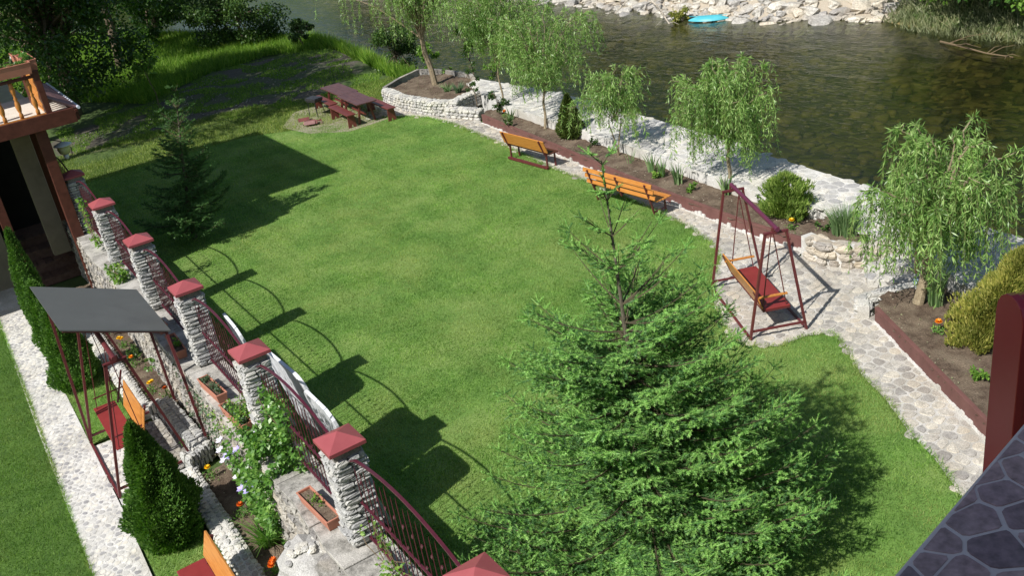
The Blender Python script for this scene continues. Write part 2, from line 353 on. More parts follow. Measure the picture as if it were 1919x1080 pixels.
# polygon utilities
def inside(p, poly):
    x, y = p; c = False; n = len(poly); j = n - 1
    for i in range(n):
        xi, yi = poly[i]; xj, yj = poly[j]
        if (yi > y) != (yj > y) and x < (xj - xi) * (y - yi) / (yj - yi) + xi: c = not c
        j = i
    return c
def inside_np(P, poly):
    c = np.zeros(len(P), bool); n = len(poly); j = n - 1
    for i in range(n):
        xi, yi = poly[i]; xj, yj = poly[j]
        if yi != yj:
            m = ((yi > P[:, 1]) != (yj > P[:, 1])) & (P[:, 0] < (xj - xi) * (P[:, 1] - yi) / (yj - yi) + xi); c ^= m
        j = i
    return c
def dist_np(P, line, closed=False):
    D = np.full(len(P), 1e9); n = len(line)
    for i in range(n if closed else n - 1):
        a = np.array(line[i]); b = np.array(line[(i + 1) % n]); ab = b - a
        t = np.clip(((P - a) @ ab) / (ab @ ab + 1e-12), 0, 1); q = a + t[:, None] * ab
        D = np.minimum(D, np.hypot(*(P - q).T))
    return D
def cells(poly, spacing, seed, jitter=.33, aspect=1.0):
    """relaxed jittered cells clipped against their neighbours: list of (centre, polygon)"""
    r = random.Random(seed); xs = [p[0] for p in poly]; ys = [p[1] for p in poly]; pts = {}
    sx, sy = spacing, spacing * aspect
    i0, i1 = int(min(xs) / sx) - 2, int(max(xs) / sx) + 2; j0, j1 = int(min(ys) / sy) - 2, int(max(ys) / sy) + 2
    for i in range(i0, i1 + 1):
        for j in range(j0, j1 + 1):
            pts[i, j] = ((i + .5 * (j % 2) + r.uniform(-jitter, jitter)) * sx, (j + r.uniform(-jitter, jitter)) * sy)
    out = []
    for (i, j), c in pts.items():
        if not inside(c, poly): continue
        pg = [(c[0] + a * spacing, c[1] + b * spacing) for a, b in ((-1, -1), (1, -1), (1, 1), (-1, 1))]
        for di in (-2, -1, 0, 1, 2):
            for dj in (-2, -1, 0, 1, 2):
                q = pts.get((i + di, j + dj))
                if q is None or q == c: continue
                nx, ny = q[0] - c[0], q[1] - c[1]; mx, my = (q[0] + c[0]) / 2, (q[1] + c[1]) / 2; new = []
                for k in range(len(pg)):
                    a, b = pg[k], pg[(k + 1) % len(pg)]
                    da = (a[0] - mx) * nx + (a[1] - my) * ny; db = (b[0] - mx) * nx + (b[1] - my) * ny
                    if da <= 0: new.append(a)
                    if (da < 0) != (db < 0) and da != db:
                        t = da / (da - db); new.append((a[0] + (b[0] - a[0]) * t, a[1] + (b[1] - a[1]) * t))
                pg = new
                if len(pg) < 3: break
            if len(pg) < 3: break
        if len(pg) >= 3: out.append((c, pg))
    return out
def cobble(mb, c, pg, z, gap, h, r, round_=.25):
    """one paving stone: chamfered corners, raised crown"""
    cx = sum(p[0] for p in pg) / len(pg); cy = sum(p[1] for p in pg) / len(pg); P = []
    n = len(pg)
    for k in range(n):
        a, b, d = pg[k - 1], pg[k], pg[(k + 1) % n]
        P.append((b[0] + (a[0] - b[0]) * round_, b[1] + (a[1] - b[1]) * round_)); P.append((b[0] + (d[0] - b[0]) * round_, b[1] + (d[1] - b[1]) * round_))
    R = sum(math.hypot(p[0] - cx, p[1] - cy) for p in P) / len(P); k = max(.3, 1 - gap / R)
    ring = lambda s_, zz: [(cx + (x - cx) * s_, cy + (y - cy) * s_, zz) for x, y in P]
    hh = h * r.uniform(.6, 1.3); m = len(P)
    V = ring(k, z - .01) + ring(k * .93, z + hh * .75) + [(cx, cy, z + hh)]
    F = [(i, (i + 1) % m, m + (i + 1) % m, m + i) for i in range(m)] + [(m + i, m + (i + 1) % m, 2 * m) for i in range(m)]
    mb.add(V, F)
CAMP = Vector((-2.8, -24.3, 9.0))
def paving(parent, poly, z, spacing, seed, mat, gap=.012, h=.018, name='paving_stone', limit=300, aspect=1.0, jitter=.33, round_=.25):
    r = random.Random(seed); cl = cells(poly, spacing, seed, jitter, aspect)
    cl.sort(key=lambda q: (Vector((*q[0], z)) - CAMP).length)
    for c, pg in cl[:limit]:
        mb = MB(); cobble(mb, c, pg, z, gap, h, r, round_); o = mb.build(name, mat, parent, off=(c[0], c[1], z)); o.location = (c[0], c[1], z)
    if cl[limit:]:
        mb = MB()
        for c, pg in cl[limit:]: cobble(mb, c, pg, z, gap, h, r, round_)
        tag(mb.build('far_' + name + 's', mat, parent), kind='stuff')
def sheet(name, poly, z, mat, thick=None):
    mb = MB()
    if thick: mb.prism(poly, z - thick, z)
    else: mb.add([(x, y, z) for x, y in poly], [tuple(range(len(poly)))])
    o = mb.build(name, mat)
    if not thick and o.data.polygons[0].normal.z < 0: o.data.flip_normals()
    return tag(o, kind='structure')
def offset_line(L, d):
    out = []
    for i in range(len(L)):
        a = Vector(L[max(i - 1, 0)]); b = Vector(L[min(i + 1, len(L) - 1)]); t = (b - a).normalized()
        out.append((L[i][0] - t.y * d, L[i][1] + t.x * d))
    return out
def stonewall(name, label, cat, line, z0, z1, thick, stone, mats, size=(.22, .12), faces=(1, -1), top=None, seed=1, sq=.6, proud=.03, topsize=None, limit=300):
    """mortared wall along a polyline: core, then single stones set into the faces and the top"""
    r = random.Random(seed); L = [Vector(p) for p in line]
    T = thing(name, label, cat, (line[0][0], line[0][1], z0)); off = (line[0][0], line[0][1], z0)
    A = offset_line(line, thick / 2); B = offset_line(line, -thick / 2)
    mb = MB(); mb.prism(A + B[::-1], z0, z1); mb.build('core', mats, T, off)
    st = stone_set(stone, sq); cand = []
    for s_ in faces:
        F = A if s_ > 0 else B; z = z0 + size[1] / 2
        while z < z1 + size[1] * .2:
            for i in range(len(F) - 1):
                a, b = Vector(F[i]), Vector(F[i + 1]); d = b - a; ln = d.length; x = r.uniform(0, size[0] * .5)
                ang = math.atan2(d.y, d.x)
                while x < ln:
                    wd = size[0] * r.uniform(.6, 1.3); p = a + d.normalized() * min(x + wd / 2, ln)
                    cand.append(((p.x, p.y, min(z, z1 - size[1] * .3) + r.uniform(-.1, .1) * size[1]), (wd * .49, .05 + proud * r.uniform(.7, 1.4), size[1] * .5 * r.uniform(.85, 1.08)), (r.uniform(-.1, .1), r.uniform(-.12, .12), ang)))
                    x += wd * 1.02
            z += size[1]
    if top:
        mt = (A[0], B[0]); ts = topsize or size[0] * .8; nrow = max(1, round(thick / ts))
        for i in range(len(line) - 1):
            a, b = Vector(line[i]), Vector(line[i + 1]); d = b - a; ln = d.length; nn = Vector((-d.y, d.x)).normalized(); ang = math.atan2(d.y, d.x)
            for k in range(nrow):
                x = r.uniform(0, ts * .4)
                while x < ln:
                    wd = ts * r.uniform(.8, 1.5); p = a + d.normalized() * min(x + wd / 2, ln) + nn * ((k + .5) / nrow - .5) * thick
                    cand.append(((p.x, p.y, z1 - .005), (wd * .5, thick / nrow * .5, top * r.uniform(.7, 1.3)), (0, 0, ang + r.uniform(-.2, .2)))); x += wd * 1.03
    cand.sort(key=lambda q: (Vector(q[0]) - CAMP).length)
    for p, s_, e in cand[:limit]: put(r.choice(st), 'stone', T, (p[0] - off[0], p[1] - off[1], p[2] - off[2]), s_, e)
    if cand[limit:]:
        mb = MB()
        for p, s_, e in cand[limit:]:
            me = r.choice(st); Mx = Matrix.LocRotScale(Vector(p) - Vector(off), Matrix.Rotation(e[2], 3, 'Z'), s_)
            mb.add([Mx @ v.co for v in me.vertices], [tuple(q.vertices) for q in me.polygons])
        tag(mb.build('far_stones', stone, T), kind='stuff')
    return T

# leaves: arrays of rhombic faces
def unit(a): return a / (np.linalg.norm(a, axis=-1, keepdims=True) + 1e-9)
def leaves(name, C, D, L, Wd, mat, parent, off=(0, 0, 0), nrm=None, kind=None, fold=0):
    C = np.asarray(C, float) - np.array(off); n = len(C); D = unit(np.asarray(D, float))
    L = np.broadcast_to(L, (n,))[:, None]; Wd = np.broadcast_to(Wd, (n,))[:, None]
    if nrm is None: nrm = rng.normal(size=(n, 3)) + [0, 0, .8]
    S = unit(np.cross(D, nrm)); Nn = np.cross(S, D)
    V = np.stack([C, C + D * L * .45 + S * Wd / 2 + Nn * fold * Wd, C + D * L, C + D * L * .45 - S * Wd / 2 + Nn * fold * Wd], 1).reshape(-1, 3)
    F = np.arange(4 * n).reshape(n, 4)
    o = link(name, mesh_np(name, V, F), mat, parent)
    if kind: o['kind'] = kind
    return o
def branch_paths(mb, base, ends, r0_, r1=.006, n=5, sag=0, seg=4):
    for e in ends:
        a, b = Vector(base) if not isinstance(base, list) else Vector(random.choice(base)), Vector(e)
        pts = []
        for i in range(seg + 1):
            t = i / seg; p = a.lerp(b, t); p.z += sag * 4 * t * (1 - t); p += Vector((random.gauss(0, 1), random.gauss(0, 1), 0)) * .04 * (b - a).length * (t * (1 - t) * 2); pts.append(p)
        mb.tube(pts, [r0_ + (r1 - r0_) * i / seg for i in range(seg + 1)], n)
def ground_tufts(name, label, cat, P, z, hmin, hmax, wd, mat, lean=.35, kind='stuff', parent=None):
    n = len(P); zz = z(P) if callable(z) else np.full(n, z); a = rng.uniform(0, 2 * math.pi, n); h = rng.uniform(hmin, hmax, n)
    base = np.column_stack([P, zz]); tip = base + np.column_stack([rng.normal(0, lean, n) * h, rng.normal(0, lean, n) * h, h])
    s_ = np.column_stack([np.cos(a), np.sin(a), np.zeros(n)]) * (wd * rng.uniform(.6, 1.3, n))[:, None] / 2
    V = np.stack([base - s_, base + s_, tip], 1).reshape(-1, 3)
    o = link(name, mesh_np(name, V, np.arange(3 * n).reshape(n, 3)), mat, parent)
    return tag(o, label, cat, kind=kind)
def rand_in(poly, n):
    P = np.array(poly); lo, hi = P.min(0), P.max(0); out = []
    tot = 0
    while tot < n:
        Q = rng.uniform(lo, hi, (n * 2, 2)); Q = Q[inside_np(Q, poly)]; out.append(Q); tot += len(Q)
        if len(Q) == 0: break
    return np.concatenate(out)[:n]

# ------------------------------------------------------------------ layout lines
LAWN_R = [(11.09, 6.9), (11.7, 6.0), (11.99, 5.23), (12.15, 3.7), (11.99, 1.6), (11.79, -.37), (11.48, -2.95), (11.4, -4.72), (11.3, -6.26), (11.15, -7.78), (10.95, -8.93), (10.69, -9.8), (10.3, -10.5), (9.37, -11.2), (8.65, -12.0), (8.2, -12.8), (7.98, -13.4), (8.35, -13.85), (8.9, -13.95), (9.32, -14.22), (9.0, -14.82), (8.58, -15.38), (8.23, -16.15), (7.7, -17.02), (7.48, -17.53), (7.12, -18.1), (6.2, -19.6), (5.0, -21.5)]
CURB1 = [(12.75, 2.8), (12.28, -1.9), (11.93, -4.75), (11.67, -7.5), (11.5, -10.1), (11.55, -11.62)]
CURB2 = [(10.1, -14.5), (8.33, -17.78), (7.0, -20.2)]
EDGE = [(11.5, -24), (13.2, -18.5), (13.7, -15.03), (13.78, -13.66), (13.95, -12.37), (14.22, -10.73), (14.49, -7.95), (14.85, -5.38), (15.05, -2.5), (15.26, .36), (15.13, 3.15), (14.9, 6.35)]
BANK = [(14.9, 6.35), (15.3, 8.5), (15.6, 12), (16, 15), (16.6, 18.8), (16.8, 24), (16, 30), (13.5, 36), (11, 42), (7, 50), (0, 58), (-40, 66)]
LAND = [(-60, -60), (11.5, -60)] + EDGE + BANK + [(-60, 66)]
FAR = [(34, -60), (31.5, -20), (31.3, -4.5), (31.2, -2), (31.5, .5), (32.6, 3), (30.6, 7), (30.1, 11.3), (30.1, 19.8), (29.8, 24), (31, 32), (33, 42), (31, 52), (24, 64), (12, 76), (-10, 84), (-60, 90)]
FARL = FAR + [(-60, 160), (120, 160), (120, -60)]

# ------------------------------------------------------------------ terrain and water
gx = np.concatenate([np.arange(-60, -6, 3), np.arange(-6, 40, .5), np.arange(40, 120.1, 4)]); gy = np.concatenate([np.arange(-60, -28, 4), np.arange(-28, 40, .5), np.arange(40, 160.1, 4)])
GX, GY = np.meshgrid(gx, gy); P2 = np.column_stack([GX.ravel(), GY.ravel()])
def terrain_h(P):
    dl = dist_np(P, LAND, True); il = inside_np(P, LAND); df = dist_np(P, FAR); fi = inside_np(P, FARL)
    s_ = np.where(il, dl, -dl)
    prom = dist_np(P, EDGE) < dist_np(P, BANK)
    h = np.where(prom, np.clip((s_ - .9) / .4, 0, 1), np.clip((s_ + .6) / 1.9, 0, 1))
    h = h * h * (3 - 2 * h)
    z = -1.95 + 1.93 * h
    d2 = np.where(fi, df, -df); k = np.clip((d2 + 2) / 3.0, 0, 1)
    z = np.where(d2 > -2, -1.95 + .85 * k + np.clip(d2 - 1, 0, 9) * .42, z)
    hill = np.clip((P[:, 0] - 43) * .75, 0, 38); z = z + np.where(fi, hill, 0)  # unseen hill, added so the river reflects dark slopes instead of sky
    nn = np.array([noise.noise(Vector((x * .35, y * .35, 3))) for x, y in P]) if len(P) < 60000 else 0
    far_rough = (P[:, 1] > 12) | ~il
    z += np.where(far_rough, nn * .13, 0)
    return z
TZ = terrain_h(P2)
me = mesh_np('terrain', np.column_stack([P2, TZ]), [(j * len(gx) + i, j * len(gx) + i + 1, (j + 1) * len(gx) + i + 1, (j + 1) * len(gx) + i) for j in range(len(gy) - 1) for i in range(len(gx) - 1)], True)
il = inside_np(P2, LAND); fi = inside_np(P2, FARL)
DIRT = [(2.0, 14.2), (5, 13.4), (7.5, 14.2), (10.5, 12.6), (13.2, 14.5), (14.8, 16.5), (15.2, 19), (12.5, 22.3), (8.5, 21.0), (5, 18.5), (2, 17)]
dirt = np.clip(1 - dist_np(P2, DIRT, True) / 1.2, 0, .5) + inside_np(P2, DIRT) * .5
bed = (TZ < -1.05) & ~(fi & (TZ > -1.15))
pale = fi & (P2[:, 1] > 2.2) & (P2[:, 0] < 43) & (P2[:, 1] < 60)
zc = me.color_attributes.new('zone', 'FLOAT_COLOR', 'POINT')
zc.data.foreach_set('color', np.column_stack([dirt, bed, pale, np.ones(len(P2))]).astype(np.float32).ravel())
tag(link('terrain', me, 'terrain'), kind='structure')
sheet('river_water', [(-60, -60), (60, -60), (60, 100), (-60, 100)], -1.2, 'water')
# river bed stones seen through the water
r = random.Random(5); mb = MB(); sm = [stone_mesh(300 + i, .8, 6, 4, .2) for i in range(5)]
for k in range(2600):
    x, y = r.uniform(14, 32), r.uniform(-14, 34)
    s_ = sm[k % 5]; a = r.uniform(0, 6.3); q = r.choice([.1, .15, .2, .3]) * r.uniform(.7, 1.4)
    Mx = Matrix.LocRotScale(Vector((x, y, -1.93)), Matrix.Rotation(a, 3, 'Z'), (q, q * .75, q * .45)); mb.add([Mx @ Vector(v) for v in s_.v], s_.f)
MT['bedstone'] = surf('river_bed_stone', (.12, .09, .04), (.36, .29, .15), 1.5, .8, .3, 10, isl=.5)
tag(mb.build('river_bed_stones', 'bedstone', smooth=True), 'brown river stones lying on the bed under the clear water', 'river stones', kind='stuff')

# ------------------------------------------------------------------ lawns
LAWN = [(.24, -26), (.24, 9.6), (3, 10.2), (7, 9.6), (9.3, 8.0)] + LAWN_R + [(3, -25)]
sheet('lawn', LAWN, .004, 'lawn')
def mown(poly, n, name, label, zz=.004, hm=(.022, .05), mat='blade', wd=.011):
    P = rand_in(poly, n)
    # thin patches where the turf shows through
    nv = np.array([noise.noise(Vector((x * .9, y * .9, 0))) for x, y in P]); keep = rng.uniform(0, 1, len(P)) < .85 + nv * .6
    return ground_tufts(name, label, 'grass', P[keep], zz, hm[0], hm[1], wd, mat, .5)
# nearer turf is sown denser
P = rand_in(LAWN, 900000); P = P[P[:, 1] > -22]
dens = np.clip(.85 - (P[:, 1] + 16) * .018, .42, .85); nv = np.array([noise.noise(Vector((x * .9, y * .9, 0))) for x, y in P])
P = P[rng.uniform(0, 1, len(P)) < dens * (.85 + nv * .6)]
ground_tufts('lawn_grass', 'short mown green grass of the large lawn', 'grass', P, .004, .022, .05, .0125, 'blade', .5)
LEFTLAWN = [(-2.62, 1.5), (-2.92, -13), (-2.98, -18), (-14, -18), (-14, 1.5)]
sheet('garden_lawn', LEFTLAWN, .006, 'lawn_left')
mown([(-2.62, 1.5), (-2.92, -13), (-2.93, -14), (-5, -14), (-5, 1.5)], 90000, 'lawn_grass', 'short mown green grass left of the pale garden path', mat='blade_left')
STRIP = [(-2.02, .8), (-2.1, -7.4), (-1.3, -7.4), (-1.2, .8)]
STRIP2 = [(-2.1, -9.8), (-2.2, -16), (-1.32, -16), (-1.28, -9.8)]
for q, l in ((STRIP, 'grass strip under the small conical hedges beside the white path'), (STRIP2, 'grass strip around the foot of the biggest clipped conifer')):
    sheet('verge', q, .005, 'lawn'); mown(q, 16000, 'verge_grass', l, hm=(.03, .07))
# longer tufts left by the mower along the stone edges
LR = np.array(LAWN_R); P = []
for a, b in zip(LR[:-1], LR[1:]):
    n_ = int(np.hypot(*(b - a)) * 260); t_ = rng.uniform(0, 1, (n_, 1)); P.append(a + (b - a) * t_ + rng.normal(0, .035, (n_, 2)))
for a, b in zip([(-2.62, .5), (-2.74, -6), (-2.88, -11.1)], [(-2.74, -6), (-2.88, -11.1), (-2.95, -15)]):
    a, b = np.array(a), np.array(b); n_ = int(np.hypot(*(b - a)) * 300); t_ = rng.uniform(0, 1, (n_, 1)); P.append(a + (b - a) * t_ + rng.normal(0, .01, (n_, 2)))
ground_tufts('edge_grass', 'longer unmown grass tufts along the stone path edges', 'grass', np.concatenate(P), .004, .04, .1, .012, 'blade', .6)
# rough grass beyond the mown lawn
ROUGH = [(.5, 9.8), (7, 9.6), (11, 7), (12.2, 8.7), (13.2, 9.6), (14.8, 8.5), (15.2, 12), (10.5, 12.6), (7.5, 14.2), (2, 14.5)]
P = rand_in([(-1.5, 9.8)] + ROUGH[1:-1] + [(-1.5, 14.5)], 75000); ground_tufts('rough_grass', 'uneven grass between the mown lawn and the dirt track', 'grass', P, lambda q: terrain_h(q) + 0.0, .03, .11, .02, 'dry_blade', .5)
P = rand_in([(2, 14), (14.8, 10.5), (15.6, 16), (15.8, 22), (9, 23), (2, 18.5)], 60000); nz = np.array([noise.noise(Vector((x * .8, y * .8, 9))) for x, y in P]); P = P[nz > -.08]; ground_tufts('track_grass', 'patchy short grass breaking through the dirt track', 'grass', P, terrain_h, .03, .12, .025, 'rough_blade', .6)
mb = MB(); rr = random.Random(3); sts = [stone_mesh(540 + i, .9, 5, 3, .2) for i in range(4)]
for q in rand_in(DIRT, 600):
    k = rr.uniform(.015, .045); Mx = Matrix.LocRotScale(Vector((q[0], q[1], .0)), Matrix.Rotation(rr.uniform(0, 6), 3, 'Z'), (k, k * .7, k * .5)); v_ = sts[rr.randrange(4)]; mb.add([Mx @ Vector(v) for v in v_.v], v_.f)
tag(mb.build('track_gravel', 'grey_stone'), 'loose pale stones scattered on the dirt track', 'gravel', kind='stuff')
MEAD = [(6, 19.5), (9, 22), (13, 23), (16, 20), (16.6, 24), (16, 30), (13.5, 36), (11, 42), (6, 48), (0, 40), (2, 28)]
P = rand_in(MEAD, 90000); ground_tufts('meadow_grass', 'tall bright meadow grass between the dirt track and the river bend', 'grass', P, terrain_h, .15, .5, .045, 'rough_blade', .4)

# ------------------------------------------------------------------ paths and promenade
PATH = LAWN_R[:] + [(7.0, -20.3)] + CURB2[::-1][1:] + [(11.0, -14.3), (12.3, -14.3), (12.3, -13.2), (11.5, -12.5), (11.3, -11.7)] + CURB1[::-1] + [(12.9, 3.6), (12.4, 4.4), (12.2, 5.6), (12.0, 7.0), (12.2, 8.6), (11.4, 8.6), (10.6, 7.2)]
pth = sheet('garden_path', PATH, .012, 'mortar'); paving(pth, PATH, 0.012, .2, 21, 'path_stone', gap=.016, h=.016)
sheet('sandy_patch', [(8.6, 7.6), (8.3, 9.4), (9.4, 11), (11.4, 11), (12.4, 8.7), (11.2, 6.5), (9.6, 6.4)], .008, 'sand')
PROM = EDGE + [(14.3, 6.2), (13.55, 2.9), (13.42, .78), (13.3, -.89), (13.2, -3.3), (13.05, -5.1), (12.8, -7.4), (12.62, -9.2), (12.7, -11.0), (12.35, -12.2), (12.1, -13.36), (11.9, -14.2), (11.2, -16), (10.2, -18), (8.8, -24)]
prom = sheet('promenade', PROM, .48, 'mortar_w', 2.6); paving(prom, [p for p in PROM], .48, .27, 31, 'white_stone', gap=.012, h=.013, jitter=.38)
BED1 = CURB1 + [(12.0, -12.2), (12.65, -11.2), (12.6, -9.2), (12.78, -7.4), (13.03, -5.1), (13.18, -3.3), (13.28, -.89), (13.4, .78), (13.53, 2.9), (13.3, 3.3)]
BED2 = CURB2 + [(9.0, -22), (10.0, -18.2), (11.0, -16.1), (11.7, -14.45), (10.6, -14.2)]
def bedmesh(name, poly, z, seed=0, res=.09, amp=.035):
    P = np.array(poly); lo, hi = P.min(0), P.max(0)
    xs = np.arange(lo[0], hi[0] + res, res); ys = np.arange(lo[1], hi[1] + res, res); X, Y = np.meshgrid(xs, ys); Q = np.column_stack([X.ravel(), Y.ravel()])
    ins = inside_np(Q, poly) | (dist_np(Q, poly, True) < res * .45)
    zz = np.array([z + amp * noise.noise(Vector((x * 6, y * 6, seed))) + amp * .8 * noise.noise(Vector((x * 17, y * 17, seed))) for x, y in Q]); nx = len(xs)
    F = [(j * nx + i, j * nx + i + 1, (j + 1) * nx + i + 1, (j + 1) * nx + i) for j in range(len(ys) - 1) for i in range(nx - 1) if ins[j * nx + i] and ins[j * nx + i + 1] and ins[(j + 1) * nx + i] and ins[(j + 1) * nx + i + 1]]
    o = link(name, mesh_np(name, np.column_stack([Q, zz]), F, True), 'soil'); tag(o, kind='structure')
    mb = MB(); rr = random.Random(seed); sts = [stone_mesh(500 + i, .9, 5, 3, .2) for i in range(4)]
    for q in rand_in(poly, int(18 * len(F) * res * res)):
        s_ = sts[rr.randrange(4)]; k = rr.uniform(.006, .022); Mx = Matrix.LocRotScale(Vector((q[0], q[1], z + .012)), Matrix.Rotation(rr.uniform(0, 6), 3, 'Z'), (k, k * .7, k * .7)); mb.add([Mx @ Vector(v) for v in s_.v], s_.f)
    tag(mb.build('soil_clods', 'sand', o), kind='stuff')
    return o
bedmesh('flower_bed_soil', BED1, .24, 1); bedmesh('flower_bed_soil', BED2, .24, 2)
for i, (L, lab) in enumerate(((CURB1, 'long maroon painted concrete curb holding the flower bed behind the two benches'), (CURB2, 'maroon painted curb with flaking whitewash below the golden conifer'))):
    T = thing('maroon_curb', lab, 'curb', (*L[0], 0))
    for k in range(len(L) - 1):
        a, b = L[k], L[k + 1]; A = offset_line([a, b], 0); B = offset_line([a, b], .07)
        mb = MB(); mb.prism([A[0], A[1], B[1], B[0]], 0, .3); mb.build('curb_section', 'curb', T, (*L[0], 0), bevel=.006)
    # whitewash splashed along the foot
    mb = MB()
    for k in range(len(L) - 1):
        a, b = Vector(L[k]), Vector(L[k + 1]); n = int((b - a).length / .12); d = (b - a) / n; nn = Vector((-d.y, d.x)).normalized()
        for q in range(n):
            p = a + d * (q + .5) - nn * .02; h = random.uniform(.015, .05) if random.random() < .8 else random.uniform(.06, .12)
            mb.box((p.x, p.y, h / 2 + .01), (d.length * 1.02, .05, h), Matrix.Rotation(math.atan2(d.y, d.x), 3, 'Z'), .7)
    mb.build('mortar_fillet', 'mortar_w', T, (*L[0], 0))
# back edge of the bed: low whitewashed wall of the promenade
BL = [(13.5, 2.9), (13.37, .78), (13.25, -.89), (13.15, -3.3), (13.0, -5.1), (12.75, -7.4), (12.57, -9.2), (12.62, -11.1)]
stonewall('promenade_edge_wall', 'low whitewashed stone edging between the long flower bed and the promenade', 'wall', BL, .1, .5, .12, 'white_stone', 'mortar_w', (.3, .2), (1,), seed=4, top=.02, topsize=.3)
stonewall('stone_planter', 'stepped planter of big pale river boulders holding a grass clump', 'planter', [(11.5, -11.75), (11.42, -12.3), (11.6, -12.75), (12.1, -13.35), (12.35, -13.3)], 0, .46, .26, 'tan_stone', 'mortar_w', (.34, .17), (-1, 1), seed=8, sq=.75, top=.03, topsize=.3)
bedmesh('planter_soil', [(11.65, -11.7), (11.72, -12.55), (12.2, -13.1), (12.6, -12.6), (12.6, -11.3)], .36, 5)
stonewall('step_edge_wall', 'short rounded stone heap between the steps and the second curb', 'wall', [(10.05, -14.3), (10.35, -14.05), (10.75, -14.15), (11.3, -14.42)], 0, .26, .2, 'white_stone', 'mortar_w', (.2, .12), (-1, 1), seed=9, sq=.8, top=.03)
# steps from path up to the promenade
T = thing('stone_steps', 'pale stone steps climbing from the swing terrace to the promenade', 'steps', (11.6, -13.7, 0))
for k, (q, z) in enumerate((([(11.05, -13.6), (11.6, -14.35), (12.3, -14.2), (12.1, -13.3), (11.7, -13.0)], .17), ([(11.5, -13.5), (11.8, -14.25), (12.4, -14.1), (12.1, -13.3)], .33))):
    mb = MB(); mb.prism(q, 0, z); mb.build('step', 'mortar_w', T, (11.6, -13.7, 0), bevel=.02)
    cl = cells(q, .26, 40 + k)
    for c, pg in cl:
        mb = MB(); cobble(mb, c, pg, z, .012, .015, random.Random(3)); o = mb.build('stone', 'white_stone', T, (11.6, -13.7, 0))
# far planter with the big willow
PL = [(12.25, 8.7), (12.15, 7.9), (12.08, 7.0), (12.2, 6.2), (12.3, 5.5), (12.55, 4.9), (12.75, 4.5), (13.2, 4.75), (13.9, 4.9)]
stonewall('round_planter_wall', 'curved whitewashed stone planter wall below the tall willow', 'planter', PL, 0, .5, .24, 'white_stone', 'mortar_w', (.2, .11), (1, -1), seed=11, top=.03, limit=290)
stonewall('stepped_wall_end', 'low rough whitewashed wall end between round planter and long flower bed', 'wall', [(12.55, 4.7), (12.75, 3.9), (13.0, 3.2)], 0, .33, .3, 'white_stone', 'mortar_w', (.24, .11), (1, -1), seed=12, top=.03)
bedmesh('planter_soil', [(12.3, 8.7), (12.2, 7.0), (12.45, 5.5), (12.9, 4.7), (14.1, 5.0), (14.9, 6.6), (14.8, 8.6), (14.2, 9.5)], .40, 6)
T = thing('planter_kerb', 'grey plank kerb along the far side of the round planter', 'kerb', (12.25, 8.75, 0))
for a, b in (((12.25, 8.75), (13.3, 9.45)), ((13.3, 9.45), (14.35, 9.9)), ((14.35, 9.9), (14.75, 9.0)), ((14.75, 9.0), (14.95, 8.0)), ((14.95, 8.0), (15.0, 7.0)), ((15.0, 7.0), (14.7, 6.3))):
    mb = MB(); mb.bar((*a, .27), (*b, .27), .13, .54); mb.build('plank', 'grey_stone', T, (12.25, 8.75, 0), bevel=.01)

# ------------------------------------------------------------------ left path and edging
LP = [(-1.95, 6), (-2.02, .3), (-2.08, -5.5), (-2.12, -9.8), (-2.2, -12.5), (-2.35, -18), (-2.98, -18), (-2.87, -11.1), (-2.78, -6), (-2.62, .2), (-2.9, 6)]
lp = sheet('white_path', LP, .02, 'mortar'); lp.data.materials[0] = MT['mortar_w']
paving(lp, [(-2.08, .3), (-2.13, -5.5), (-2.17, -9.8), (-2.25, -12.5), (-2.36, -14), (-2.88, -14), (-2.83, -11.1), (-2.74, -6), (-2.6, .2)], .02, .105, 51, 'pebble', gap=.016, h=.006, name='pebble')
SP = [(-2.06, -7.5), (-2.1, -9.75), (-1.25, -9.6), (-1.2, -7.6)]
sp_ = sheet('swing_pad', SP, .03, 'mortar_w'); paving(sp_, SP, .03, .12, 52, 'pebble', gap=.012, h=.008, name='pebble')
SP2 = [(-1.2, -9.4), (-1.16, -7.5), (-.72, -7.5), (-.8, -9.45)]
sp_ = sheet('cobbled_recess', SP2, .035, 'dark_mortar'); paving(sp_, SP2, .035, .13, 53, 'grey_stone', gap=.01, h=.012, name='cobble')
bedmesh('wall_foot_bed', [(-1.0, -9.95), (-.25, -9.9), (-.25, -16), (-1.1, -16)], .1, 7); bedmesh('wall_foot_bed', [(-.62, -9.6), (-.25, -9.7), (-.2, .3), (-.95, .3), (-.95, -6.9), (-.6, -7.2)], .1, 8)
for seed, lab, L in ((61, 'low white pebble edging wall beside the biggest clipped conifer', [(-1.02, -9.75), (-1.05, -11.6), (-1.1, -13.6), (-1.16, -16)]), (62, 'low white pebble edging wall along the flower bed behind the grey canopy swing', [(-1.05, -.5), (-1.05, -4), (-1.05, -7.3)])):
    stonewall('pebble_edging', lab, 'edging', L, 0, .2, .2, 'white_stone', 'mortar_w', (.12, .1), (1, -1), seed=seed, top=.025, topsize=.11, sq=.8)
stonewall('layered_stone_kerb', 'thick grey kerb of upright slabs beside the dark cobbles under the swing', 'kerb', [(-.95, -7.35), (-.7, -7.5), (-.66, -8.5), (-.62, -9.5), (-.95, -9.6)], 0, .32, .16, 'pillar_stone', 'mortar', (.07, .2), (1, -1), seed=63, top=.03, topsize=.07)

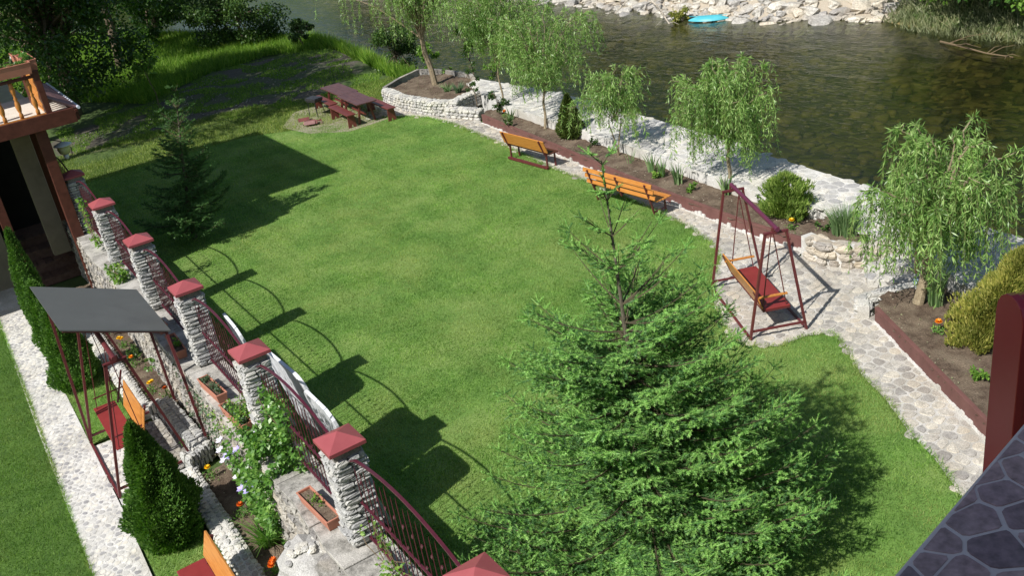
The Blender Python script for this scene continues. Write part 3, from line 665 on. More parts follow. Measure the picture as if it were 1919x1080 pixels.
# ------------------------------------------------------------------ fence wall, pillars, panels
stonewall('retaining_wall', 'rough grey stone wall carrying the pillars and maroon railings', 'wall', [(-.12, 1.4), (-.11, -4), (-.10, -9), (-.12, -13), (-.16, -18), (-.16, -24)], 0, 1.44, .56, 'grey_stone', 'mortar', (.3, .17), (-1, 1), seed=71, proud=.02, limit=300)
r = random.Random(12); T = thing('wall_coping', 'cracked lichen stained concrete slabs on top of the fence wall', 'coping', (-.12, 1.4, 1.44)); y = 1.4
while y > -23:
    ln = r.uniform(.9, 1.5); xs = [(-.44 + r.uniform(-.04, .03)) for _ in range(3)]
    q = [(xs[0], y - .01), (xs[1], y - ln / 2), (xs[2], y - ln + .01), (.2, y - ln + .01), (.2, y - .01)]
    mb = MB(); mb.prism(q, 1.44, 1.5 + r.uniform(0, .012)); mb.build('slab', 'coping', T, (-.12, 1.4, 1.44), bevel=.008); y -= ln
def pillar(seed):
    r = random.Random(seed)
    T = thing('fence_pillar', '', 'pillar', (0, 0, 1.5))
    mb = MB(); mb.box((0, 0, .67), (.34, .34, 1.34)); mb.build('core', 'dark_mortar', T)
    st = stone_set('pillar_stone', .5, jit=.22); z = .035
    while z < 1.25:
        h = r.uniform(.055, .095)
        for s_ in range(4):
            a = s_ * math.pi / 2; x = -.19; first = True
            while x < .16:
                wd = r.uniform(.1, .26) if x < -.02 else .19 - x
                if x + wd > .12: wd = .19 - x
                d = .165 + r.uniform(0, .03); cx = x + wd / 2
                put(r.choice(st), 'stone', T, (cx * math.cos(a) + d * math.sin(a), cx * math.sin(a) - d * math.cos(a), z + h / 2), (wd * .52, r.uniform(.03, .055), h * .47), (r.uniform(-.12, .12), r.uniform(-.06, .06), a + r.uniform(-.08, .08)))
                x += wd
        z += h
    mb = MB(); e = .232; V = [(-e, -e, 1.35), (e, -e, 1.35), (e, e, 1.35), (-e, e, 1.35), (-e, -e, 1.40), (e, -e, 1.40), (e, e, 1.40), (-e, e, 1.40), (0, 0, 1.515)]
    mb.add(V, [(3, 2, 1, 0), (0, 1, 5, 4), (1, 2, 6, 5), (2, 3, 7, 6), (3, 0, 4, 7), (4, 5, 8), (5, 6, 8), (6, 7, 8), (7, 4, 8)]); mb.build('cap', 'capred', T, bevel=.003)
    return T
def copy_tree(o, parent=None):
    c = o.copy(); COL.objects.link(c); c.parent = parent
    for ch in list(o.children): copy_tree(ch, c)
    return c
PLAB = ['small red capped pillar farthest away, touching the dark house post', 'red capped pillar second from the house, creeper on its house side', 'red capped pillar behind the upper corner of the dark grey swing canopy', 'red capped pillar with its lower half in the shade of the grey canopy', 'red capped pillar rising from the vine, white lounger right behind it', 'largest fully visible red capped pillar beside the terracotta trough', 'nearest red capped pillar, cut off by the bottom edge of the photo']
protos = [pillar(81)]
for n in range(7):
    p = protos[0] if n == 0 else copy_tree(protos[0])
    p.location = (0, -3 * n, 1.5); p.rotation_euler.z = 0 if n == 0 else [0, math.pi / 2, math.pi, -math.pi / 2][n % 4]
    tag(p, PLAB[n], 'pillar', 'stone pillars of the garden fence')
def arch(t): return 2.74 + .21 * math.sin(math.pi * min(1, max(0, (t * 1.0)))) ** .8
def panel():
    T = thing('railing_panel', '', 'railing', (0, 0, 1.5))
    y0, y1 = -.21, -2.79; Y = lambda t: y0 + (y1 - y0) * t
    mb = MB(); pts = [(.0, Y(t / 16), arch(t / 16) - 1.5 - (0 if 0 < t < 16 else .03)) for t in range(17)]
    for a, b in zip(pts, pts[1:]): mb.bar(a, b, .034, .018)
    mb.build('top_rail', 'iron', T)
    mb = MB(); mb.bar((0, y0, .62), (0, y1, .62), .03, .012); mb.build('middle_rail', 'iron', T)
    mb = MB(); mb.bar((0, y0, .1), (0, y1, .1), .035, .02); mb.build('bottom_rail', 'iron', T)
    n = 19; bme = {}
    for i in range(n):
        t = (i + .5) / n; h = round((arch(t) - 1.5 - .09 - (.06 if i % 2 else .0)) / .03) * .03
        if h not in bme:
            mb = MB(); mb.tube([(0, 0, .04), (0, 0, h - .06), (0, 0, h)], [.0065, .0065, .002], 5)
            me = mb.mesh('bar'); me.materials.append(MT['iron']); bme[h] = me
        o = bpy.data.objects.new('bar', bme[h]); COL.objects.link(o); o.parent = T; o.location = (0, Y(t), 0)
    mb = MB(); mb.box((0, 0, 0), (.01, .03, .06)); cm = mb.mesh('clasp'); cm.materials.append(MT['iron'])
    for i in range(12):
        t = (i + .75) / 12.5
        o = bpy.data.objects.new('clasp', cm); COL.objects.link(o); o.parent = T; o.location = (0, Y(t), .62 + (.07 if i % 2 else -.02)); o.rotation_euler = (.5, 0, 0)
        o = bpy.data.objects.new('clasp', cm); COL.objects.link(o); o.parent = T; o.location = (0, Y(t), .98); o.rotation_euler = (.5, 0, 0)
    return T
FLAB = ['arched maroon railing between the two farthest visible pillars', 'arched maroon railing just above the rock ledge with the green tuft', 'arched maroon railing behind the upper right corner of the grey canopy', 'arched maroon railing with a white lounger showing behind its near end', 'arched maroon railing overgrown by the flowering vine', 'nearest full arched maroon railing, right of the terracotta trough', 'arched maroon railing stub in front of the nearest pillar', 'short maroon railing next to the dark house post']
P0 = panel()
for n in range(-1, 7):
    p = P0 if n == -1 else copy_tree(P0)
    p.location = (0, -3 * n, 1.5)
    if n == -1: p.location = (0, 3, 1.5)
    tag(p, FLAB[n], 'railing', 'arched railings between the pillars')

# ------------------------------------------------------------------ troughs
def trough(loc, rz, ln, label, plants='bright', n=60, wd=.17, h=.15):
    T = thing('flower_trough', label, 'flower trough', loc, rz, 'terracotta flower troughs')
    mb = MB(); a, b = wd / 2, ln / 2; k = .8
    O0 = [(-a * k, -b * .94, 0), (a * k, -b * .94, 0), (a * k, b * .94, 0), (-a * k, b * .94, 0)]; O1 = [(-a, -b, h), (a, -b, h), (a, b, h), (-a, b, h)]
    t = .014; I1 = [(-a + t, -b + t, h), (a - t, -b + t, h), (a - t, b - t, h), (-a + t, b - t, h)]; I0 = [(x, y, h - .03) for x, y, z in I1]
    mb.add(O0 + O1 + I1 + I0, [(3, 2, 1, 0)] + [(i, (i + 1) % 4, 4 + (i + 1) % 4, 4 + i) for i in range(4)] + [(4 + i, 4 + (i + 1) % 4, 8 + (i + 1) % 4, 8 + i) for i in range(4)] + [(8 + i, 8 + (i + 1) % 4, 12 + (i + 1) % 4, 12 + i) for i in range(4)])
    mb.build('box', 'terracotta', T)
    mb = MB(); mb.box((0, 0, 0), (2 * a + .02, 2 * b + .02, .018)); mb.v = [(x, y, z + h) for x, y, z in mb.v]
    rim = MB()
    for s_ in (-1, 1): rim.box((s_ * (a - .002), 0, h), (.02, 2 * b + .016, .02)); rim.box((0, s_ * (b - .002), h), (2 * a - .02, .02, .02))
    rim.build('rim', 'terracotta', T, bevel=.004)
    mb = MB(); mb.add([(x, y, z + .004) for x, y, z in I0], [(0, 1, 2, 3)]); mb.build('soil', 'soil', T)
    if n:
        cs = rng.uniform([-a * .5, -b * .8, 0], [a * .5, b * .8, 0], (max(2, n // 18), 3)); idx = rng.integers(0, len(cs), n)
        C = cs[idx] + rng.normal(0, .02, (n, 3)) * [1, 1, 0] + [0, 0, h - .02]; D = rng.normal(0, 1, (n, 3)) + [0, 0, 1.2]
        leaves('leaves', C + rng.uniform(0, .06, (n, 1)) * [0, 0, 1], D, rng.uniform(.03, .06, n), .022, plants, T)
    return T
trough((-.245, -14.25, 1.51), rad(3), .85, 'terracotta trough of dark soil with two seedlings beside the largest pillar', 'bright', 70, .19)
trough((-.3, -11.3, 1.51), rad(4), .85, 'terracotta trough full of grey green pinks at the foot of the vined pillar', 'bluegreen', 420)
trough((-.3, -10.2, 1.51), rad(4), .8, 'shaded terracotta trough of dark green plants beside the half shaded pillar', 'bluegreen', 260)
trough((-.3, -8.2, 1.51), rad(-2), .8, 'terracotta trough partly hidden behind the near corner of the grey canopy', 'bright', 120)
trough((-.3, -7.0, 1.51), rad(3), .7, 'small terracotta trough just beyond the right edge of the grey canopy', 'vine', 120)

# ------------------------------------------------------------------ swings
def swing(name, label, loc, phi, W, L, H, tw, beam, canopy=False):
    T = thing(name, label, 'garden swing', loc, phi); c = W / 2; tp = H - .02
    for v, nm in ((0, 'near'), (L, 'far')):
        fr = MB(); fr.bar((0, v, .02), (c - tw / 2, v, tp), .05, .04); o = fr.build('leg', 'iron2', T)
        fr = MB(); fr.bar((W, v, .02), (c + tw / 2, v, tp), .05, .04); fr.build('leg', 'iron2', T)
        fr = MB(); fr.bar((c - tw / 2 - .03, v, tp), (c + tw / 2 + .03, v, tp), .05, .04); fr.build('top_bar', 'iron2', T)
        k = .16 / H; fr = MB(); x0 = (c - tw / 2) * k; fr.bar((x0, v, .17), (W - x0, v, .17), .035, .035); fr.build('cross_bar', 'iron2', T)
        fr = MB(); fr.bar((c - .05, v, tp), (c - .05, v, tp + .09), .03); fr.bar((c + .05, v, tp), (c + .05, v, tp + .09), .03); fr.build('beam_bracket', 'iron2', T)
    for x in (0, W):
        fr = MB(); fr.bar((x, -.02, .03), (x, L + .02, .03), .04, .03); fr.build('ground_rail', 'iron2', T)
    mb = MB(); mb.tube([(c, -.09, H + .06), (c, L + .09, H + .06)], .042, 12); mb.build('beam', beam, T, smooth=False)
    return T, c
SW = (8.187, -13.366, .012); PH = -.46
T, c = swing('garden_swing', 'dark red metal garden swing with red seat and orange backrest on the cobbled terrace', SW, PH, 1.03, 2.16, 2.03, .37, 'purple')
# seat hangs from the beam; local x: back (0) to front (1.03), y along the beam
sx0, sx1, v0, v1, zs = .30, .80, .14, 1.86, .48
mb = MB(); mb.box(((sx0 + sx1) / 2, (v0 + v1) / 2, zs), (sx1 - sx0, v1 - v0, .03)); mb.build('seat', 'redseat', T, bevel=.008)
mb = MB()
for x in (sx0 + .01, sx1 - .01): mb.bar((x, v0, zs - .03), (x, v1, zs - .03), .03)
for v in (v0 + .01, v1 - .01): mb.bar((sx0, v, zs - .03), (sx1, v, zs - .03), .03)
mb.build('seat_frame', 'iron2', T)
mb = MB(); a, b = Vector((sx0 - .02, v0, zs + .02)), Vector((sx0 - .15, v0, zs + .40)); d = Vector((0, v1 - v0, 0)); n_ = Vector((.022, 0, .008))
mb.add([a, b, b + d, a + d, a + n_, b + n_, b + d + n_, a + d + n_], [(0, 1, 2, 3), (7, 6, 5, 4), (0, 4, 5, 1), (1, 5, 6, 2), (2, 6, 7, 3), (3, 7, 4, 0)]); mb.build('backrest', 'orange', T, bevel=.004)
for v in (v0 + .03, v1 - .03):
    mb = MB(); mb.bar((sx0 - .12, v, zs + .24), (sx1 - .04, v, zs + .24), .055, .028); mb.build('armrest', 'orange', T, bevel=.005)
    for x in (sx0, sx1 - .06):
        mb = MB(); mb.bar((x, v, zs), (c, v, 2.05), .016); mb.build('hanger', 'iron2', T)
    mb = MB(); mb.bar((sx0 - .01, v, zs), (sx0 - .16, v, zs + .38), .02); mb.build('back_bracket', 'iron2', T)
# canopy swing in the left garden
T, c = swing('canopy_swing', 'garden swing under a tilted dark grey canopy beside the white path', (-2.08, -9.5, .03), 0, 1.28, 2.08, 2.32, .3, 'iron2')
mb = MB(); zc_ = lambda x: 2.90 - (x - .1) * .43
A = [(.11, .5), (1.65, .5), (1.62, 2.42), (.03, 2.42)]
V = [(x, y, zc_(x) + (y - .5) * .06) for x, y in A]; V += [(x, y, z - .025) for x, y, z in V]
mb.add(V, [(0, 1, 2, 3), (7, 6, 5, 4), (0, 4, 5, 1), (1, 5, 6, 2), (2, 6, 7, 3), (3, 7, 4, 0)]); mb.build('canopy', 'canopy', T)
for y in (.56, 1.45, 2.36):
    mb = MB(); mb.bar((.14, y, zc_(.14) - .05 + (y - .5) * .06), (1.6, y, zc_(1.6) - .05 + (y - .5) * .06), .035); mb.build('canopy_rib', 'iron2', T)
for y in (.2, 2.3):
    mb = MB(); mb.bar((1.6, y, .03), (1.58, y + (.35 if y < 1 else 0), zc_(1.58) - .06), .045); mb.build('canopy_post', 'iron2', T)
mb = MB(); mb.bar((.0, 2.1, .03), (.16, 2.2, zc_(.16) - .06), .045); mb.build('canopy_post', 'iron2', T)
mb = MB(); mb.box((.44, 1.5, .5), (.38, 1.75, .022)); mb.build('seat', 'redseat', T, bevel=.006)
mb = MB(); a, b = Vector((.72, .55, .55)), Vector((.86, .55, 1.02)); d = Vector((0, 1.4, 0)); n_ = Vector((-.02, 0, .006))
mb.add([a, b, b + d, a + d, a + n_, b + n_, b + d + n_, a + d + n_], [(3, 2, 1, 0), (4, 5, 6, 7), (1, 5, 4, 0), (2, 6, 5, 1), (3, 7, 6, 2), (0, 4, 7, 3)]); mb.build('backrest', 'orange', T, bevel=.004)
for v in (.66, 2.3):
    for x in (.3, .72):
        mb = MB(); mb.bar((x, v, .5), (c, v, 2.36), .014); mb.build('hanger', 'iron2', T)
    mb = MB(); mb.bar((.3, v, .72), (.86, v, .74), .02); mb.build('armrest', 'iron2', T)
    mb = MB(); mb.bar((.66, v, .48), (.9, v, 1.06), .03); mb.build('back_bracket', 'iron2', T)

# ------------------------------------------------------------------ benches
def bench_solid(name, label, loc, rz, L=2.05, metal='iron2', seatm='redwood', seatw=.34, base=True):
    """back towards -x, seat towards +x, length along y"""
    T = thing(name, label, 'bench', loc, rz)
    mb = MB(); mb.box((.2, 0, .45), (seatw, L, .035)); mb.build('seat', seatm, T, bevel=.012)
    mb = MB(); a, b = Vector((-.02, -L / 2, .5)), Vector((-.14, -L / 2, .86)); d = Vector((0, L, 0)); n_ = Vector((.03, 0, .01))
    mb.add([a, b, b + d, a + d, a + n_, b + n_, b + d + n_, a + d + n_], [(0, 1, 2, 3), (7, 6, 5, 4), (0, 4, 5, 1), (1, 5, 6, 2), (2, 6, 7, 3), (3, 7, 4, 0)]); mb.build('backrest', 'orange', T, bevel=.005)
    for v in (-L * .42, L * .42):
        mb = MB(); mb.bar((.01, v, .42), (-.165, v, .86), .05, .03, (0, 1, 0)); mb.build('back_bracket', metal, T)
        mb = MB(); mb.bar((.05, v, 0), (.05, v, .43), .04); mb.build('leg', metal, T)
        mb = MB(); mb.bar((.34, v, 0), (.34, v, .43), .04); mb.build('leg', metal, T)
        mb = MB(); mb.bar((.0, v, .42), (.38, v, .42), .04, .03); mb.build('seat_support', metal, T)
    if base:
        mb = MB(); mb.bar((.0, -L * .46, .05), (.0, L * .46, .05), .07, .06); mb.build('ground_rail', metal, T)
    return T
bench_solid('garden_bench', 'orange backed bench with solid board back and dark seat facing the river', (11.28, -1.95, .012), rad(4), 1.95, 'iron2', 'darkwood')
bench_solid('garden_bench', 'bench with rounded red seat and orange back at the bottom left edge', (-1.52, -13.5, .0), math.pi, 1.9, 'iron2', 'redseat', .4, False)
T = thing('slatted_bench', 'orange slatted bench with dark red uprights behind the spruce top', 'bench', (10.83, -6.75, .012), rad(4))
L = 2.35
for k, (x, z) in enumerate([(-.20, .86), (-.155, .70), (-.11, .54)]):
    mb = MB(); mb.box((x, 0, z), (.03, L, .1), Matrix.Rotation(.27, 3, 'Y')); mb.build('back_slat', 'orange', T, bevel=.005)
for k in range(5):
    mb = MB(); mb.box((-.02 + k * .1, 0, .43 + .006 * abs(k - 2)), (.075, L, .028)); mb.build('seat_slat', 'orange', T, bevel=.005)
for v in (-L * .42, 0, L * .42):
    mb = MB(); mb.bar((-.07, v, .35), (-.245, v, .88), .03, .045, (0, 1, 0)); mb.build('upright', 'iron2', T)
    mb = MB(); mb.bar((-.07, v, .40), (.42, v, .40), .035, .03); mb.build('seat_support', 'iron2', T)
for v in (-L * .42, L * .42):
    mb = MB(); mb.bar((.02, v, 0), (-.07, v, .4), .035); mb.build('leg', 'iron2', T)
    mb = MB(); mb.bar((.4, v, 0), (.36, v, .4), .035); mb.build('leg', 'iron2', T)
    mb = MB(); mb.bar((.02, v, .12), (.4, v, .12), .03); mb.build('cross_bar', 'iron2', T)

# ------------------------------------------------------------------ picnic set
def board_table(label, loc, rz, L=1.95, Wd=.75):
    T = thing('picnic_table', label, 'table', loc, rz, 'painted picnic tables')
    for k in range(4):
        w_ = Wd / 4; mb = MB(); mb.box((-Wd / 2 + w_ * (k + .5), random.uniform(-.01, .01), .745), (w_ - .006, L, .04)); mb.build('plank', 'tablewood', T, bevel=.004)
    for v in (-L * .33, L * .33):
        for s_ in (-1, 1):
            mb = MB(); mb.bar((s_ * .3, v, 0), (-s_ * .2 * 0 + s_ * .16, v, .72), .07, .05, (0, 1, 0)); mb.build('leg', 'redwood', T)
        mb = MB(); mb.bar((-.3, v, .7), (.3, v, .7), .05, .06); mb.build('cross_bar', 'redwood', T)
    mb = MB(); mb.bar((0, -L * .33, .3), (0, L * .33, .3), .04, .09); mb.build('stretcher', 'redwood', T)
    return T
def board_bench(label, loc, rz, L=1.9, Wd=.32):
    T = thing('picnic_bench', label, 'bench', loc, rz, 'painted picnic benches')
    mb = MB(); mb.box((0, 0, .45), (Wd, L, .04)); mb.build('seat', 'redwood', T, bevel=.005)
    for v in (-L * .44, L * .44):
        mb = MB(); V = []
        for x, z in ((-.15, 0), (-.05, 0), (0, .12), (.05, 0), (.15, 0), (.12, .43), (-.12, .43)): V.append((x, v - .02, z))
        V += [(x, v + .02, z) for x, y_, z in V]
        mb.add(V, [tuple(range(7)), tuple(range(13, 6, -1))] + [(i, i + 7, (i + 1) % 7 + 7, (i + 1) % 7) for i in range(7)]); mb.build('leg', 'redwood', T)
    mb = MB(); mb.box((0, 0, .36), (.03, L * .86, .1)); mb.build('apron', 'redwood', T)
    return T
board_table('nearer of the two purple brown picnic tables, lawn side', (10.55, 7.5, .01), rad(-4)); board_table('farther purple brown picnic table, offset to the left of its twin', (10.75, 9.4, .01), rad(-3))
board_bench('oxblood bench left of the nearer picnic table, two end legs in view', (9.95, 7.6, .01), rad(-4)); board_bench('oxblood bench beside the farther picnic table, next to the grill', (10.2, 9.65, .01), rad(-3)); board_bench('oxblood bench on the path side of the picnic tables', (11.2, 7.1, .01), rad(-4), 2.2)
T = thing('charcoal_grill', 'small black charcoal grill on thin legs by the firewood', 'grill', (9.75, 9.5, .0), .3)
mb = MB(); mb.box((0, 0, .62), (.34, .5, .12), taper=1.2); mb.build('fire_box', 'black', T, bevel=.02)
mb = MB(); mb.box((0, 0, .70), (.38, .56, .02)); mb.build('grate', 'black', T)
for x in (-.14, .14):
    for y in (-.2, .2): mb = MB(); mb.bar((x * 1.25, y * 1.2, 0), (x, y, .58), .018); mb.build('leg', 'black', T)
T = thing('firewood_pile', 'small heap of split firewood with pale cut ends beside the grill', 'firewood', (9.15, 8.7, .0))
for k in range(9):
    a = random.uniform(-.7, .7); x, y, z = random.uniform(-.2, .2), random.uniform(-.25, .25), .05 + .08 * (k // 4)
    mb = MB(); q = Matrix.Rotation(a, 3, 'Z'); pr = [(-.05, 0), (.05, 0), (0, .08)]; V = [q @ Vector((s_ * .2, p[0], p[1])) + Vector((x, y, z - .04)) for s_ in (-1, 1) for p in [(q_[0] * 1.5, q_[1] * 1.4) for q_ in pr]]
    mb.add(V, [(0, 1, 4, 3), (1, 2, 5, 4), (2, 0, 3, 5), (2, 1, 0), (3, 4, 5)]); o = mb.build('log', 'redwood' if k % 3 else 'bark', T); o.data.materials.append(MT['endgrain'])
    for pi in (3, 4) if k % 2 else (1, 3, 4): o.data.polygons[pi].material_index = 1

# ------------------------------------------------------------------ white loungers leaning behind the fence
def lounger(label, y, x0, lean, h=1.95, wd=.68, z0=0.0, yaw=0):
    T = thing('plastic_lounger', label, 'sun lounger', (x0, y, z0), yaw, 'white plastic loungers leaning on the fence wall')
    ax = Vector((-lean, 0, h)).normalized(); Ln = Vector((-lean, 0, h)).length; side = Vector((0, 1, 0)); nn = ax.cross(side)
    def prof(k, t_, off, rnd=.22):
        P = []; a = wd / 2 * k; b0, b1 = (1 - k) * .3, Ln - (1 - k) * .3
        for cx, cz, s0 in ((a - rnd, b1 - rnd, 0), (-a + rnd, b1 - rnd, 90), (-a + rnd, b0 + rnd, 180), (a - rnd, b0 + rnd, 270)):
            for q in range(5): t = rad(s0 + q * 22.5); P.append(side * (cx + rnd * math.cos(t)) + ax * (cz + rnd * math.sin(t)) + nn * off)
        return P
    A = prof(1, 0, 0); B = prof(1, 0, .05); C2 = prof(.86, 0, .05); D = prof(.86, 0, .015); n = len(A); F = []
    for q in range(3): F += [(q * n + i, q * n + (i + 1) % n, (q + 1) * n + (i + 1) % n, (q + 1) * n + i) for i in range(n)]
    F += [tuple(range(n - 1, -1, -1)), tuple(range(3 * n, 4 * n))]
    mb = MB(); mb.add(A + B + C2 + D, F); mb.build('shell', 'white_plastic', T, bevel=.006)
    for s_ in ():
        for z in (.35, Ln - .4): p = ax * z + side * s_ * wd * .36 + nn * .05; mb = MB(); mb.bar(p, p + nn * .08, .05); mb.build('leg', 'white_plastic', T)
    return T
lounger('white plastic lounger leaning behind the railing nearest the flowering vine', -12.95, .95, .48, 2.3, wd=1.0)
lounger('white plastic lounger standing behind the fully vined pillar', -11.65, .98, .50, 2.38, wd=1.45, yaw=.04)
lounger('white plastic lounger whose top corner peeps out left of the vined pillar', -9.4, .95, .5, 2.25, wd=.95, yaw=-.05)

# ------------------------------------------------------------------ house on the left
H = thing('garden_house', 'dark timber house with balcony and porch at the upper left edge', 'house', (-3, 4.5, 0)); HO = (-3, 4.5, 0)
mb = MB(); mb.box((-4.9, 5.2, 2.0), (6.2, 6.2, 4.0)); mb.build('ground_floor_wall', 'plaster_shaded', H, HO); mb = MB(); mb.box((-.85, 6.2, 2.0), (1.9, 4.4, 4.0)); mb.build('rear_wall', 'plaster', H, HO)
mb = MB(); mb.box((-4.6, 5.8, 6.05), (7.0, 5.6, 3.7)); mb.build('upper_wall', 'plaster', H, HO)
mb = MB(); mb.add([(-9, 1.1, 7.75), (.3, 1.1, 7.75), (.3, 8.3, 7.75), (-9, 8.3, 7.75), (-9, 4.7, 9.3), (-3, 4.7, 9.3), (-9, 1.1, 7.9), (.3, 1.1, 7.9), (.3, 8.3, 7.9), (-9, 8.3, 7.9)], [(3, 2, 1, 0), (0, 1, 7, 6), (1, 2, 8, 7), (2, 3, 9, 8), (6, 7, 5, 4), (8, 9, 4, 5), (7, 8, 5), (3, 0, 6, 4, 9)]); mb.build('roof', 'roofing', H, HO)
BS = (.2, 1.3, -.27)
H0 = HO; HO = (HO[0] + BS[0], HO[1] + BS[1], HO[2] + BS[2])
# balcony
mb = MB(); mb.box((-3.2, 2.4, 4.07), (7.6, 3.1, .1)); mb.build('balcony_floor', 'deck', H, HO)
mb = MB(); mb.box((-3.1, .84, 4.03), (7.5, .07, .33)); mb.build('fascia', 'darkwood', H, HO, bevel=.006)
mb = MB(); mb.box((.70, 2.85, 4.0), (.06, 3.9, .24)); mb.build('side_fascia', 'darkwood', H, HO)
def railing(a, b, z, n):
    a, b = Vector((*a, z)), Vector((*b, z))
    mb = MB(); mb.bar(a + Vector((0, 0, .06)), b + Vector((0, 0, .06)), .09, .06); o1 = mb.build('bottom_rail', 'orange', H, HO, bevel=.006)
    mb = MB(); mb.bar(a + Vector((0, 0, .92)), b + Vector((0, 0, .92)), .12, .06); mb.build('handrail', 'darkwood', H, HO, bevel=.01)
    pr = [(.03, 0), (.032, .1), (.02, .13), (.036, .2), (.044, .28), (.03, .38), (.02, .42), (.034, .45), (.02, .48), (.03, .56), (.044, .64), (.03, .72), (.03, .8)]
    if 'bal' not in STONES:
        m = MB(); m.lathe(pr, 10); m.v = [(x * 1.4, y * 1.4, z) for x, y, z in m.v]; STONES['bal'] = m.mesh('baluster', True); STONES['bal'].materials.append(MT['orange'])
    for i in range(n):
        p = a.lerp(b, (i + .5) / n); o = bpy.data.objects.new('baluster', STONES['bal']); COL.objects.link(o); o.parent = H; o.location = (p.x - HO[0], p.y - HO[1], z + .09 - HO[2])
railing((-6.5, .93), (.1, .93), 4.12, 19); railing((.14, .95), (.14, 2.35), 4.12, 6)
for x, y in ((.14, .93), (-2.2, .93), (-4.6, .93)):
    mb = MB(); mb.box((x, y, 4.62), (.13, .13, 1.06)); mb.build('corner_post', 'darkwood', H, HO, bevel=.006)
for x in (-1.0, -3.5): mb = MB(); mb.box((x, 1.0, 5.9), (.14, .14, 3.7)); mb.build('balcony_column', 'darkwood', H, HO)
mb = MB(); mb.box((-1.8, 4.26, 4.75), (1.6, .06, 1.25)); mb.build('balcony_door', 'redseat', H, HO)
# skirt roof at the corner: corrugations
T = MB(); r1 = []
for k in range(34):
    y = 1.0 + k * .11; z = 4.2; T.tube([(.2, y, 4.5), (.72, y, 4.16)], .042, 6)
T.build('corrugated_skirt_roof', 'roofing', H, HO)
mb = MB(); mb.tube([(.76, .85, 4.16), (.76, 4.75, 4.18)], .035, 8); mb.build('gutter', 'lampmetal', H, HO)
HO = H0
# porch
for x, y, w_ in ((-.36, -.22, .24), (-1.72, -.2, .2)):
    mb = MB(); mb.box((x, y, 2.05), (w_, w_, 4.1)); mb.build('porch_post', 'darkwood', H, HO, bevel=.01)
mb = MB(); mb.box((-.3, 1.2, 2.05), (.12, 2.4, 4.1)); mb.build('porch_side_wall', 'darkwood', H, HO)
mb = MB(); mb.box((-.72, .9, 2.5), (.4, .3, 3.2)); mb.build('pier', 'plaster_shaded', H, HO)
mb = MB(); mb.box((-1.1, 3.9, 2.4), (1.5, .06, 3.2)); mb.build('doorway', 'dark', H, HO)
for k, (z, y) in enumerate(((.2, 1.38), (.43, 1.84), (.66, 2.3), (.89, 2.8))):
    mb = MB(); mb.box((-.9, y + .3, z / 2 - .01), (1.15, .62, z - .02)); mb.build('stair_tread', 'plank', H, HO, bevel=.01)
    for q in range(6): mb = MB(); mb.box((-1.38 + q * .19, y + .25, z), (.175, .5, .025)); mb.build('board', 'plank', H, HO)
mb = MB(); mb.box((-.95, 3.6, .85), (1.3, 1.1, .1)); mb.build('porch_landing', 'plank', H, HO)
# second window for other views
mb = MB(); mb.box((-4.5, 2.98, 5.9), (1.0, .06, 1.1)); w_ = mb.build('window', 'white_plastic', H, HO); mb = MB(); mb.box((-4.5, 2.94, 5.9), (.86, .02, .96)); mb.build('pane', 'dark', w_, HO)
for i, (x, y, rz, ln, lab) in enumerate([(-.3, .93, math.pi / 2, .8, 'terracotta trough on the balcony handrail nearest the corner'), (-1.15, .93, math.pi / 2, .8, 'terracotta trough on the balcony rail cut by the photo edge'), (.14, 1.35, 0, .55, 'first terracotta trough on the side rail of the balcony, nearest its corner'), (.14, 2.0, 0, .5, 'second terracotta trough on the side rail of the balcony, farther from its corner'), (.1, 2.6, 0, .5, 'farthest terracotta trough beyond the balcony side rail')]):
    trough((x - .2, y - 1.3, 5.39), rz, ln, lab, 'vine', 380, .26, .24)
    if i == 4: mb = MB(); mb.box((-.1, 1.3, 4.87), (.12, .5, .94)); mb.build('trough_stand', 'darkwood', H, HO)
LT = thing('porch_lamp', 'pale enamel lamp with yellowish glass hanging beside the dark porch post', 'lamp', (.04, .2, 3.28))
mb = MB(); mb.lathe([(.0, .36), (.05, .355), (.2, .30), (.21, .28), (.12, .27)], 20); mb.build('shade', 'lampmetal', LT, smooth=True)
mb = MB(); mb.lathe([(.13, .27), (.15, .2), (.12, .1), (.07, .06)], 16); mb.build('glass', 'lampglass', LT, smooth=True)
mb = MB(); mb.lathe([(.06, .07), (.06, .0), (.04, -.05), (.0, -.05)], 14); mb.build('socket', 'lampmetal', LT, smooth=True)
mb = MB(); mb.tube([(-.02, -.02, -.03), (.14, .05, .0), (.17, .1, .15), (.08, .12, .3), (-.1, .15, .4), (-.3, .2, .45)], .012, 6); mb.build('arm', 'black', LT)

# ------------------------------------------------------------------ terrace in front of the camera, and a house block sized to shade it
EA = Vector((.9, .16)).normalized(); E0 = Vector((-.11, -22.85))
def EP(s_, d=0): q = E0 + EA * s_ + Vector((EA.y, -EA.x)) * d; return (q.x, q.y)
TP = [EP(-3.3), EP(4.5), EP(4.5, 4), EP(-3.3, 4)]
TB = thing('viewing_terrace', 'shaded terrace ledge of crazy paving at the lower right corner', 'terrace', (EP(0)[0], EP(0)[1], 0)); TO = (*EP(0), 0)
mb = MB(); mb.prism(TP, 6.82, 6.985); mb.build('slab', 'dark_tile_mortar', TB, TO, bevel=.01)
mb = MB(); mb.prism([EP(-3.2, .15), EP(4.4, .15), EP(4.4, 3.9), EP(-3.2, 3.9)], 0, 6.8); mb.build('wall', 'plaster', TB, TO)
cl = cells([EP(-3.2, -.05), EP(4.4, -.05), EP(4.4, 3.9), EP(-3.2, 3.9)], .125, 91, .45); cl.sort(key=lambda q: (Vector((*q[0], 7)) - Vector((1.2, -23.4, 7))).length); far_t = MB()
